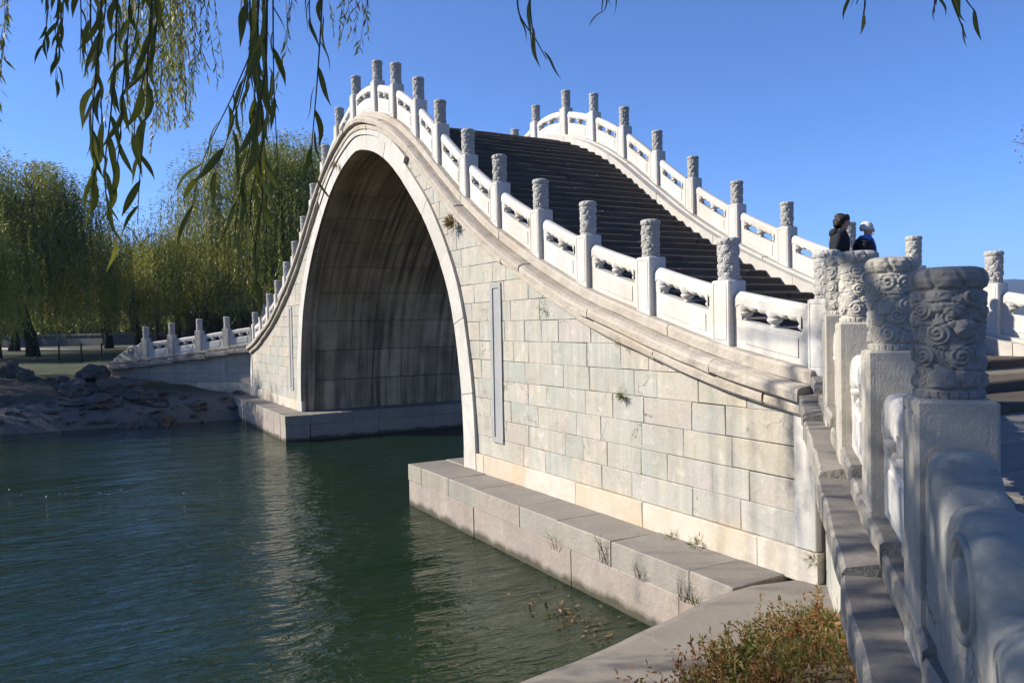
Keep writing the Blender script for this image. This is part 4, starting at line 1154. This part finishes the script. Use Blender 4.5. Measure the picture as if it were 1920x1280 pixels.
# ---------------------------------------------------------------- far bank: rocks, wall, path, pavilion
def rock_mesh(seed, sx, sy, sz, n=3):
    import bmesh
    bm = bmesh.new(); bmesh.ops.create_icosphere(bm, subdivisions=n, radius=1)
    for v in bm.verts:
        p = v.co.copy(); nz = mnoise.fractal(p*1.4+Vector((seed*7.1, 3, 1)), .75, 2.2, 6)
        cell = mnoise.noise(p*2.6+Vector((seed, 0, 9)))
        v.co = Vector((p.x*sx, p.y*sy, p.z*sz))*(1+.40*nz-.35*abs(cell)+.05)
    me = bpy.data.meshes.new('rock'); bm.to_mesh(me); bm.free(); me.materials.append(M['rock']); return me
ROCKS = [(140, 705, 30.0, 1.0, .7, .55, 'dark rounded rock at the left of the rock group by the shaded wall'),
         (175, 690, 31.5, 1.3, .8, .6, 'long flat-topped rock at the back of the rock group'),
         (222, 688, 30.5, 1.2, .8, .62, 'rock just below the end of the left balustrade'),
         (262, 700, 29.5, .9, .7, .5, 'grey rock in the middle of the group below the left balustrade'),
         (190, 722, 28.5, .9, .7, .42, 'low dark rock at the front of the rock group'),
         (300, 715, 28.0, 1.0, .7, .5, 'rock leaning against the shaded left wall'),
         (240, 728, 27.5, .6, .5, .32, 'small pale-topped rock at the front of the group'),
         (335, 726, 27.5, .7, .5, .3, 'small rock at the foot of the shaded left wall'),
         (115, 700, 30.5, .5, .4, .34, 'small light rock on the grass left of the rock group'),
         (18, 762, 32.0, .7, .6, .75, 'tall dark rock at the left edge near the water'),
         (52, 764, 31.5, .45, .45, .5, 'smaller dark rock beside the tall one at the left edge')]
for i, (px, py, dep, sx, sy, sz, lb) in enumerate(ROCKS):
    p = at(px, py, dep); z = left_z(p[0], p[1])
    o = link('rock', rock_mesh(i+1, sx*.72, sy*.72, sz*.75), None, (p[0], p[1], z+sz*.25), rng.uniform(0, 6)); tag(o, lb, 'rock', 'rocks on the far bank')
# shelves of pale broken stone along the shore
for i in range(9):
    y = rng.uniform(-8.5, .2)*1.0; d = rng.uniform(.3, 3.2); x = -12.0-d+(.07*(y+2) if y < -2 else 0)*-1*0
    s = rng.uniform(.2, .42)
    o = link('rock', rock_mesh(40+i, s*1.4, s, s*.3, 2), None, (x, y, left_z(x, y)+.02), rng.uniform(0, 6))
    tag(o, 'one of the flat broken stones lying along the far waterline', 'rock', 'flat stones along the far shore')
V, F = [], []; rsr = np.random.RandomState(3)
for i in range(150):
    y = rsr.uniform(-9.5, .6); d = abs(rsr.normal(0, 1.6))+.05; x = -12.0+.35*fbm(y, 9.1, .35)+(.07*(y+2) if y < -2 else 0)-d
    sz = rsr.uniform(.04, .13); z = left_z(x, y); b = len(V)
    q = rsr.normal(size=(8, 3))*.28
    for k, (u_, v_, w_) in enumerate(((-1, -1, -.6), (1, -1, -.6), (1, 1, -.6), (-1, 1, -.6), (-.8, -.8, .5), (.8, -.8, .5), (.8, .8, .5), (-.8, .8, .5))):
        V.append((x+(u_+q[k][0])*sz*1.3, y+(v_+q[k][1])*sz, z+(w_+q[k][2])*sz*.6))
    F += [(b, b+3, b+2, b+1), (b+4, b+5, b+6, b+7), (b, b+1, b+5, b+4), (b+1, b+2, b+6, b+5), (b+2, b+3, b+7, b+6), (b+3, b, b+4, b+7)]
tag(link('shore_rubble', mesh('shore_rubble', V, F, M['rock'])), 'broken stone rubble strewn along the far shore', 'rubble', kind='stuff')
# light path and low wall behind the lawn
pth = [(-80, -16), (-62, -10.5), (-52, -5.5), (-46, -.5), (-44, 4)]
vv = []
for i, (x, y) in enumerate(pth):
    a = np.array(pth[max(i-1, 0)]); b = np.array(pth[min(i+1, len(pth)-1)]); d = (b-a)/np.linalg.norm(b-a); n_ = np.array([-d[1], d[0]])
    for s in (-1.6, 1.6): vv.append((x+n_[0]*s, y+n_[1]*s, left_z(x+n_[0]*s, y+n_[1]*s)+.05))
M['path'] = plain('pale_path', (.34, .31, .27), .9, .2, 3)
tag(link('path', mesh('path', vv, [(i*2, i*2+1, i*2+3, i*2+2) for i in range(len(pth)-1)], M['path'])), kind='structure')
lw = thing('garden_wall', (-70, -4, 2), 'long low grey wall behind the lawn and willow trunks', 'wall')
vv = [np.array(q, float) for q in ((-96, -24), (-82, -12), (-72, -3), (-66, 6), (-62, 16))]
for i in range(4):
    a, b = vv[i], vv[i+1]; d = (b-a)/np.linalg.norm(b-a); n_ = np.array([d[1], -d[0]])
    for nm, w, z0, z1, mt_ in (('wall_body', .2, 1.7, 3.0, M['plaster']), ('wall_cap', .32, 3.0, 3.2, M['roof'])):
        q = [a+n_*w, b+n_*w, b-n_*w, a-n_*w]
        V = [(p[0], p[1], z0) for p in q]+[(p[0], p[1], z1) for p in q]
        part(nm, V, [(0, 3, 2, 1), (4, 5, 6, 7), (0, 1, 5, 4), (1, 2, 6, 5), (2, 3, 7, 6), (3, 0, 4, 7)], mt_, lw)
# pavilion: long gallery with a grey tiled roof under the willows
def pavilion():
    x0, y0, _ = spot(318, 62, 2); x1, y1, _ = spot(520, 60, 2)
    a = np.array([x0, y0]); b = np.array([x1, y1]); L = np.linalg.norm(b-a); d = (b-a)/L; n_ = np.array([d[1], -d[0]])
    if n_[0] < 0: n_ = -n_
    pv = thing('pavilion', (float((a+b)[0]/2), float((a+b)[1]/2), 2.0), 'long low pavilion with a grey tiled roof, dark under the willows', 'pavilion')
    T = lambda s, o, z: (a[0]+d[0]*s+n_[0]*o, a[1]+d[1]*s+n_[1]*o, z)
    def bx(nm, s0, s1, o0, o1, z0, z1, mt_):
        V = [T(s0, o0, z0), T(s1, o0, z0), T(s1, o1, z0), T(s0, o1, z0), T(s0, o0, z1), T(s1, o0, z1), T(s1, o1, z1), T(s0, o1, z1)]
        return part(nm, V, [(0, 3, 2, 1), (4, 5, 6, 7), (0, 1, 5, 4), (1, 2, 6, 5), (2, 3, 7, 6), (3, 0, 4, 7)], mt_, pv)
    bx('plinth', -.4, L+.4, -2.6, 1.9, 1.8, 2.25, M['plaster'])
    bx('back_wall', 0, L, -2.3, -2.1, 2.26, 4.6, M['plaster'])
    nb_ = 5
    for i in range(nb_+1):
        s = L*i/nb_
        mb = MB(); c = T(s, 1.4, 0); mb.lathe([(.13, 2.25), (.13, 4.55)], (c[0], c[1], 0), 10); part('column', mb.v, mb.f, M['wood'], pv, True)
    bx('beam', -.2, L+.2, 1.28, 1.52, 4.5, 4.8, M['wood']); bx('beam', -.2, L+.2, -2.32, -2.08, 4.62, 4.8, M['wood'])
    for i in range(nb_): bx('rail', L*i/nb_+.14, L*(i+1)/nb_-.14, 1.36, 1.44, 2.5, 2.95, M['wood'])
    # curved roof: ribs of tiles on both slopes
    prof = [(2.35, 4.62), (1.6, 4.86), (.7, 5.3), (-.1, 5.95), (-.4, 6.05), (-.7, 5.95), (-1.5, 5.3), (-2.4, 4.86), (-3.1, 4.62)]
    rows = int((L+1.6)/.34); mb = MB(); V = []; F = []
    for i in range(rows*2+1):
        s = -.8+(L+1.6)*i/(rows*2); h = .055 if i % 2 else 0
        for o, z in prof: V.append(T(s, o, z+h))
    k = len(prof)
    for i in range(rows*2):
        for j in range(k-1): F.append((i*k+j, i*k+j+1, (i+1)*k+j+1, (i+1)*k+j))
    b0 = len(V)
    for i in range(rows*2+1):
        s = -.8+(L+1.6)*i/(rows*2)
        for o, z in prof: V.append(T(s, o, z-.14))
    for i in range(rows*2):
        for j in range(k-1): F.append((b0+i*k+j, b0+(i+1)*k+j, b0+(i+1)*k+j+1, b0+i*k+j+1))
        for j in (0, k-1): F.append((i*k+j, (i+1)*k+j, b0+(i+1)*k+j, b0+i*k+j))
    rf = part('roof', V, F, M['roof'], pv)
    r = bx('ridge', -.85, L+.85, -.52, -.28, 6.0, 6.28, M['roof'])
pavilion()
rsf = np.random.RandomState(8); P = []; 
for px in range(-420, 700, 22):
    dep = rsf.uniform(104, 125); x, y, _ = spot(px, dep, 0); n = 420
    v_ = rsf.normal(size=(n, 3)); v_ /= np.linalg.norm(v_, axis=1, keepdims=True); hgt = rsf.uniform(5.0, 8.5)
    P.append(np.array([x, y, 2+hgt*.5])+v_*np.array([2.6, 2.6, hgt*.5])*rsf.uniform(.4, 1, (n, 1))**.5)
P = np.concatenate(P); D = rsf.normal(0, .6, P.shape); D[:, 2] -= .5; D /= np.linalg.norm(D, axis=1, keepdims=True)
V, F = leaf_quads(P, D, .55*rsf.uniform(.6, 1.4, len(P)), 1.0*rsf.uniform(.6, 1.4, len(P)), rsf)
tag(link('far_wood', npmesh('far_wood', V, F, M['farleaf'])), 'dark mass of trees far behind the willows and the low wall', 'trees', kind='stuff')
# thin posts of a rope fence on the lawn
for i, px in enumerate((69, 110, 152, 190)):
    x, y, _ = spot(px, 42-i*1.2, 0); mb = MB(); mb.lathe([(.04, -.1), (.04, .8), (.055, .82), (.0, .88)], (0, 0, 0), 7)
    o = link('fence_post', mesh('fence_post', mb.v, mb.f, M['bark']), None, (x, y, left_z(x, y)))
    tag(o, 'thin dark post on the lawn before the path, '+('the leftmost', 'second from the left', 'third from the left', 'the rightmost')[i], 'post', 'thin posts on the lawn')

# ---------------------------------------------------------------- near bank: grass, leaves, weeds
rs = np.random.RandomState(5)
def wing_o(x, y):        # signed distance outward of the wing wall line
    return (x-13.44)*(-.724)*1+(y-.2)*(-.690)
P, D, Lh = [], [], []
while len(P) < 15000:
    x = rs.uniform(13.9, 17.6); y = rs.uniform(-5.0, -.3)
    if wing_o(x, y) < .08: continue
    e = grass_x(y)+.12*fbm(y, 1.3, 1.1)+.06*fbm(y, 4, 3)
    if x < e: continue
    if fbm(x, y, 1.7) < -.12+.25*rs.rand()-.1: continue
    P.append((x, y, gz(x, y)-.01)); D.append((rs.normal(0, .45), rs.normal(0, .45), 1)); Lh.append(rs.uniform(.05, .15)*(1.5 if fbm(x, y, .9) > .1 else .8))
P = np.array(P); D = np.array(D); D /= np.linalg.norm(D, axis=1, keepdims=True)
V, F = leaf_quads(P, D, .008*rs.uniform(.7, 1.6, len(P)), np.array(Lh), rs)
tag(link('grass', npmesh('grass', V, F, M['grass'])), 'short dry grass and weeds on the bank at lower right', 'grass', kind='stuff')
# low bushy weeds: many small leaves on stems
P, D = [], []
for _ in range(420):
    x = rs.uniform(14.0, 17.0); y = rs.uniform(-4.2, -.5)
    if wing_o(x, y) < .12 or x < grass_x(y)+.03: continue
    h = rs.uniform(.10, .30); 
    for st in range(rs.randint(3, 6)):
        dx, dy = rs.normal(0, .3, 2)
        for k in range(14):
            q = (k+1)/14; p = np.array([x+dx*h*q, y+dy*h*q, gz(x, y)+h*q]); P.append(p); d = rs.normal(0, .7, 3); d[2] += .4; D.append(d/np.linalg.norm(d))
P = np.array(P); D = np.array(D); V, F = leaf_quads(P, D, .016, .042*rs.uniform(.6, 1.5, len(P)), rs)
tag(link('weeds', npmesh('weeds', V, F, M['shrub'])), 'leafy reddish and green weeds among the grass at lower right', 'weeds', kind='stuff')
# fallen leaves
def fallen(n, pick, name, mat, size, lab):
    V = []; F = []
    for _ in range(n):
        x, y, z = pick(); a = rs.uniform(0, 6.28); s = size*rs.uniform(.6, 1.4); c, sn = math.cos(a), math.sin(a); cu = rs.uniform(.1, .5); tz = rs.normal(0, .3, 2)
        b = len(V)
        for u_, w_ in ((-.5, 0), (-.2, -.3), (-.2, .0), (-.2, .3), (.15, -.26), (.15, 0), (.15, .26), (.5, 0)):
            zz = cu*abs(w_)*1.2+tz[0]*u_+tz[1]*w_
            V.append((x+(u_*c-w_*sn)*s, y+(u_*sn+w_*c)*s, z+zz*s+.01))
        F += [(b, b+1, b+2), (b, b+2, b+3), (b+1, b+4, b+5), (b+1, b+5, b+2), (b+2, b+5, b+6), (b+2, b+6, b+3), (b+4, b+7, b+5), (b+5, b+7, b+6)]
    tag(link(name, mesh(name, V, F, M[mat])), lab, 'leaves', kind='stuff')
def pk():
    while True:
        x = rs.uniform(14.0, 17.6); y = rs.uniform(-5, -.4)
        if wing_o(x, y) > .1 and x > grass_x(y)+.02*rs.rand() and fbm(x+9, y, 1.3) > -.15+.3*rs.rand()-.15: return x, y, gz(x, y)+rs.uniform(.0, .06)
fallen(1500, pk, 'fallen_leaves', 'deadleaf', .055, 'brown dead leaves lying in the grass at lower right')
fallen(70, lambda: (lambda x, y: (x, y, plaza_z(x)+.01))(rs.uniform(12.9, 15), rs.uniform(4.2, 6.2)), 'stair_leaves', 'deadleaf', .08, 'brown leaves at the foot of the stairs')
fallen(70, lambda: (rs.normal(11.2, .55), rs.normal(-1.35, .2)-.0, .004), 'floating_leaves', 'sodden', .065, 'yellow and brown leaves floating by the ledge corner')
def onwater(): 
    px = rs.uniform(0, 860); py = 925-55*(px/860)**1.5+rs.normal(0, 9); d = fw+r2*(px-960)/FPX-u2*(py-640)/FPX; k = (0.006-CAM[2])/d[2]; p = CAM+d*k; return float(p[0]), float(p[1]), .004
fallen(60, onwater, 'floating_flecks', 'foam', .024, 'line of pale flecks drifting on the dark water')
# weeds rooted in the joints
def tuft(p, n, size, mat, label, nm='wall_weed', down=.2, out=(0, -1)):
    P = np.zeros((n, 3)); D = rs.normal(0, .6, (n, 3)); D[:, 0] += out[0]*.7; D[:, 1] += out[1]*.7; D[:, 2] += -down
    D /= np.linalg.norm(D, axis=1, keepdims=True); P += D*rs.uniform(0, size*.6, (n, 1)); 
    V, F = leaf_quads(P, D, size*.055, size*rs.uniform(.3, .7, n), rs)
    tag(link(nm, npmesh(nm, V, F, M[mat]), None, p), label, 'weed', 'weeds rooted in the stone joints')
def wallp(px, py, y):
    d = fw+r2*(px-960)/FPX-u2*(py-640)/FPX; k = (y-CAM[1])/d[1]; return tuple(map(float, CAM+d*k))
tuft(wallp(1169, 741, -.02), 170, .12, 'weed', 'round green tuft growing in the middle of the near wall', down=.25)
tuft(wallp(1166, 640, -.06), 70, .11, 'drygrass', 'reddish dry tuft hanging under the cornice', down=.3)
tuft(wallp(852, 417, -.05), 320, .22, 'drygrass', 'rusty dry bush growing beside the arch ring', down=.1)
tuft(wallp(632, 309, -.10), 170, .17, 'drygrass', 'rusty tuft on the steep left shoulder of the arch', down=.1)
tuft(wallp(1020, 575, -.03), 40, .15, 'drygrass', 'thin dry stems under the cornice right of the tablet', down=.5)
for px, py, mt_, sz, lb in ((1310, 1015, 'weed', .16, 'green sprig where the wall meets the ledge'), (1262, 1000, 'weed', .12, 'low green sprig along the wall foot left of the larger sprig'),
                            (1531, 1045, 'weed', .14, 'green weed in the corner where the wall meets the wing')):
    tuft(wallp(px, py+6, -.08), 60, sz, mt_, lb, down=-.5)
def ledgeweed(px, py, n, h, lb):
    x, y, z = wallp(px, py, -.80); mb = MB(); 
    for _ in range(n):
        a = rs.uniform(-.5, .5); hh = h*rs.uniform(.5, 1.1); x0 = rs.uniform(-.12, .12)
        mb.tube([(x0, 0, 0), (x0+a*hh*.4, -.03, hh*.5), (x0+a*hh, -.05+rs.uniform(-.04, .04), hh)], [.003, .0025, .001], 4)
        for k in range(3):
            s = rs.uniform(.3, .9); mb.tube([(x0+a*hh*s, -.04, hh*s), (x0+a*hh*s+rs.uniform(-.1, .1), -.06, hh*s+rs.uniform(.0, .1))], [.0015, .001], 3)
    tag(link('dry_stems', mesh('dry_stems', mb.v, mb.f, M['drystem']), None, (x, y, z)), lb, 'weed', 'dry stems on the ledge face')
M['drystem'] = plain('dry_stem', (.07, .05, .035), .9)
ledgeweed(1040, 1030, 5, .26, 'thin dry stems on the ledge face, leftmost clump'); ledgeweed(1130, 1055, 7, .38, 'tall thin dry stems in the middle of the ledge face')
ledgeweed(1195, 1085, 6, .22, 'short dry stems on the ledge face, right of the tall ones'); ledgeweed(1290, 1130, 9, .25, 'dry stems at the right end of the ledge face')
tuft(wallp(1306, 1133, -.82), 40, .14, 'weed', 'bluish green plant at the right end of the ledge', down=-.8)

# reddish tree at the right edge
rt_ = thing('autumn_tree', tuple(map(float, at(2130, 640, 24)[:2]))+(1.9,), 'tree with rusty autumn leaves just entering at the right edge', 'tree')
P, D = [], []; w0 = np.array(wloc(rt_)); ctr = np.array(at(2130, 250, 24))-w0; mb = MB()
fork = np.array([0, 0, 2.6]); mb.tube([(0, 0, -.3), (.05, .05, 1.2), tuple(fork)], [.22, .18, .15], 9)
rsa = np.random.RandomState(9)
edge_ = np.array(at(1948, 262, 24))-w0
cl_ = [edge_]+[ctr+np.array([*rsa.normal(0, 1.15, 2), rsa.normal(0, 1.0)]) for _ in range(17)]
cl_ = [c for i, c in enumerate(cl_) if i == 0 or np.dot(c-edge_, r2) > .35]
for c in cl_:
    mid = fork*.45+c*.55+np.array([*rsa.normal(0, .2, 2), .2]); mb.tube([tuple(fork), tuple(mid), tuple(c)], [.09, .055, .015], 6)
    n_ = 620 if c is not cl_[0] else 420; rad = rsa.uniform(.45, .8) if c is not cl_[0] else .42
    for k in range(4): mb.tube([tuple(c*.85+mid*.15), tuple(c+rsa.normal(0, rad*.6, 3))], [.014, .004], 4)
    v_ = rsa.normal(size=(n_, 3)); P.append(c+v_*rad*.52); d = rsa.normal(0, 1, (n_, 3)); d[:, 2] -= .5; D.append(d/np.linalg.norm(d, axis=1, keepdims=True))
P = np.concatenate(P); D = np.concatenate(D)
V, F = leaf_quads(P, D, .055, .09*rsa.uniform(.6, 1.3, len(P)), rsa); link('crown', npmesh('crown', V, F, M['deadleaf']), rt_)
link('trunk', mesh('trunk', mb.v, mb.f, M['bark'], True), rt_)

# ---------------------------------------------------------------- people
def skin_body(name, joints, edges, mats, zones):
    me = bpy.data.meshes.new(name); names = list(joints)
    me.from_pydata([joints[k][0] for k in names], [(names.index(a), names.index(b)) for a, b in edges], [])
    o = bpy.data.objects.new(name, me); COL.objects.link(o)
    o.modifiers.new('s', 'SKIN'); sub = o.modifiers.new('u', 'SUBSURF'); sub.levels = 2; sub.render_levels = 2
    sv = me.skin_vertices[0].data
    for i, k in enumerate(names):
        r = joints[k][1]; sv[i].radius = r if hasattr(r, '__len__') else (r, r)
    sv[0].use_root = True
    dg = bpy.context.evaluated_depsgraph_get(); nm = bpy.data.meshes.new_from_object(o.evaluated_get(dg))
    o.modifiers.clear(); o.data = nm
    nm.materials.clear()
    for mm in mats: nm.materials.append(mm)
    for p in nm.polygons: p.use_smooth = True; p.material_index = zones(p.center)
    return o
def ell(mb, c, r, n=12, m_=8, z0=-1.0, z1=1.0):
    vv = []; ff = []
    for i in range(m_+1):
        s = z0+(z1-z0)*i/m_; q = math.sqrt(max(0, 1-s*s))
        for k in range(n): a = 2*math.pi*k/n; vv.append((c[0]+r[0]*q*math.cos(a), c[1]+r[1]*q*math.sin(a), c[2]+r[2]*s))
    for i in range(m_):
        for k in range(n): ff.append((i*n+k, i*n+(k+1) % n, (i+1)*n+(k+1) % n, (i+1)*n+k))
    mb.add(vv, ff)
def person(loc, rz, h, label, man):
    k = h/1.75; S_ = lambda x, y, z: (x*k, y*k, z*k)
    hx = .05                                                         # head bowed forward (facing +x)
    sw = .205 if man else .175
    J = {'pelvis': (S_(0, 0, .95), (.15*k, .17*k)), 'waist': (S_(0, 0, 1.10), (.14*k, .165*k)), 'chest': (S_(.0, 0, 1.30), (.145*k, .19*k)), 'neckb': (S_(.01, 0, 1.45), (.075*k, .085*k)),
         'neck': (S_(.035, 0, 1.51), (.052*k, .052*k)), 'jaw': (S_(.075, 0, 1.56), (.062*k, .056*k)), 'skull': (S_(.06, 0, 1.655), (.092*k, .076*k)), 'crown': (S_(.045, 0, 1.70), (.07*k, .06*k)), 'nose': (S_(.172, 0, 1.605), (.010*k, .010*k))}
    E = [('pelvis', 'waist'), ('waist', 'chest'), ('chest', 'neckb'), ('neckb', 'neck'), ('neck', 'jaw'), ('jaw', 'skull'), ('skull', 'crown'), ('skull', 'nose')]
    for nm, s in (('l', 1), ('r', -1)):
        st = .16*s
        J.update({'sh'+nm: (S_(0, sw*s, 1.40), .072*k), 'el'+nm: (S_(-.03+.05*s, (sw+.06)*s, 1.12), .058*k), 'wr'+nm: (S_(.09+.05*s, (sw+.04)*s, .90), .043*k), 'hd'+nm: (S_(.12+.05*s, (sw+.03)*s, .82), .036*k),
                  'hip'+nm: (S_(0, .095*s, .88), .105*k), 'kn'+nm: (S_(.05+st*.45, .10*s, .49), .070*k), 'an'+nm: (S_(st*.8-.02, .10*s, .09), .048*k), 'to'+nm: (S_(st*.8+.14, .11*s, .035), .038*k)})
        E += [('chest', 'sh'+nm), ('sh'+nm, 'el'+nm), ('el'+nm, 'wr'+nm), ('wr'+nm, 'hd'+nm), ('pelvis', 'hip'+nm), ('hip'+nm, 'kn'+nm), ('kn'+nm, 'an'+nm), ('an'+nm, 'to'+nm)]
        for q in range(4):
            J['f%d'%q+nm] = (S_(.115+.05*s+.016*q, (sw+.03-.012*(q == 3))*s, .735+.008*abs(q-1.5)), .0095*k); E.append(('hd'+nm, 'f%d'%q+nm))
        J['th'+nm] = (S_(.165+.05*s, (sw+.005)*s, .785), .011*k); E.append(('hd'+nm, 'th'+nm))
    def zones(c):
        z = c[2]/k; y = abs(c[1])/k
        if z > 1.53 or (z < .86 and y > sw-.06 and c[0] > .05*k): return 1
        if z < .10: return 3
        if z < .80: return 2
        return 0
    b = skin_body('person', J, E, [M['coat'], M['skin'], M['trouser'], M['shoe']], zones)
    b.location = loc; b.rotation_euler = (0, 0, rz); tag(b, label, 'person')
    # coat skirt and collar
    mb = MB(); prof = [(.205, .155, .74), (.20, .15, .9), (.185, .145, 1.05), (.20, .15, 1.2), (.225, .155, 1.32), (.20, .14, 1.42), (.12, .11, 1.485), (.085, .085, 1.515)]; n = 20; vv = []
    for a_, b_, z in prof:
        for q in range(n): a = 2*math.pi*q/n; w = 1+.025*math.sin(5*a+z*9); vv.append(S_(.0+.0*z+b_*w*math.cos(a), a_*w*math.sin(a), z))
    mb.add(vv, [(i*n+q, i*n+(q+1) % n, (i+1)*n+(q+1) % n, (i+1)*n+q) for i in range(len(prof)-1) for q in range(n)])
    link('coat', mesh('coat', mb.v, mb.f, M['coat'], True), b)
    mb = MB()
    for s in (1, -1): ell(mb, S_(.152, .032*s, 1.645), (.008*k, .013*k, .008*k), 8, 4)
    link('eyes', mesh('eyes', mb.v, mb.f, M['hair'], True), b)
    mb = MB(); ell(mb, S_(.138, 0, 1.562), (.012*k, .026*k, .008*k), 8, 4); link('mouth', mesh('mouth', mb.v, mb.f, plain('lips', (.30, .12, .09), .5), True), b)
    if man:
        mb = MB(); ell(mb, S_(.032, 0, 1.685), (.112*k, .098*k, .102*k), 18, 10, -.25, 1); ell(mb, S_(-.025, 0, 1.63), (.07*k, .088*k, .09*k), 12, 7); ell(mb, S_(.085, 0, 1.72), (.055*k, .080*k, .045*k), 10, 6)
        for s in (1, -1): ell(mb, S_(.02, .078*s, 1.65), (.06*k, .025*k, .06*k), 10, 6)
        v = []
        for p in mb.v:
            q = Vector(p); v.append(tuple(q+(q-Vector((.03*k, 0, 1.66*k))).normalized()*.03*mnoise.fractal(q*22, .8, 2, 4)))
        link('hair', mesh('hair', v, mb.f, M['hair'], True), b)
        mb = MB(); ell(mb, S_(-.075, 0, 1.475), (.085*k, .15*k, .085*k), 14, 8)
        for s in (1, -1): ell(mb, S_(.02, .10*s, 1.475), (.09*k, .05*k, .05*k), 10, 6)
        link('hood', mesh('hood', mb.v, mb.f, M['coat'], True), b)
    else:
        mb = MB(); ell(mb, S_(.05, 0, 1.668), (.100*k, .088*k, .104*k), 20, 9, -.42, 1); vv = []
        for z, r_ in ((1.632, .086), (1.630, .0955), (1.664, .1035), (1.676, .098)):
            for q in range(24): a = 2*math.pi*q/24; rr = r_*(1+.018*math.sin(12*a)); vv.append(S_(.05+rr*math.cos(a), rr*.88*math.sin(a), z))
        mb.add(vv, [(i*24+q, i*24+(q+1) % 24, (i+1)*24+(q+1) % 24, (i+1)*24+q) for i in range(3) for q in range(24)])
        link('knit_hat', mesh('knit_hat', mb.v, mb.f, M['hat'], True), b)
        mb = MB(); n = 22; vv = []
        for i in range(5):
            for q in range(n):
                a = 2*math.pi*q/n; z = 1.44+.028*i+.012*math.sin(2*a+i); rr = (.098, .108, .106, .098, .085)[i]; vv.append(S_(.03+rr*math.cos(a), rr*1.02*math.sin(a), z))
        mb.add(vv, [(i*n+q, i*n+(q+1) % n, (i+1)*n+(q+1) % n, (i+1)*n+q) for i in range(4) for q in range(n)])
        for y0, zl in ((.05, 1.02), (-.035, 1.10)):
            V = []
            for i in range(8):
                z = 1.50-(1.50-zl)*i/7; xx = .135+.045*math.sin(min(1, i/3)*1.5)-.01*(i > 5)
                V += [S_(xx, y0-.045, z), S_(xx+.014, y0+.045, z), S_(xx-.02, y0+.045, z), S_(xx-.03, y0-.045, z)]
            mb.add(V, [(i*4+q, i*4+(q+1) % 4, (i+1)*4+(q+1) % 4, (i+1)*4+q) for i in range(7) for q in range(4)]+[(0, 1, 2, 3), (31, 30, 29, 28)])
            for q in range(5):
                mb.tube([S_(.165, y0-.04+.02*q, zl), S_(.17, y0-.042+.021*q, zl-.06)], .006*k, 4)
        link('scarf', mesh('scarf', mb.v, mb.f, M['scarf'], True), b)
    return b
def stand(px, py_top, x, h, rz, label, man):
    d = fw+r2*(px-960)/FPX-u2*(py_top-640)/FPX; kq = (x-CAM[0])/d[0]; p = CAM+d*kq
    zf = max([z for z in zs if nose_x(z) >= x-.02] or [plaza_z(x)])
    h = float(p[2])-zf+.02; print('PERSON', x, h); person((float(p[0]), float(p[1]), zf), rz, h, label, man); return p, zf
i1 = stand(1574, 407, 10.95, 1.66, R(38), 'person with dark hair in a black hooded coat, looking down on the stairs', True)
i2 = stand(1618, 420, 11.1, 1.58, R(42), 'person in a white knit hat and blue scarf walking down the stairs', False)

# ---------------------------------------------------------------- air
hz, ht, hb = nodes_mat('air'); ht.nodes.remove(hb)
pv_ = N(ht, 'ShaderNodeVolumePrincipled'); pv_.inputs['Color'].default_value = (.42, .60, 1.0, 1); pv_.inputs['Density'].default_value = 1.9e-4; pv_.inputs['Anisotropy'].default_value = .2
ht.links.new(pv_.outputs[0], ht.nodes['Material Output'].inputs['Volume'])
mb = MB(); mb.box(-S-50, S+50, -S-50, S+50, -6, 260)
tag(link('haze', mesh('haze', mb.v, mb.f, hz)), kind='stuff')
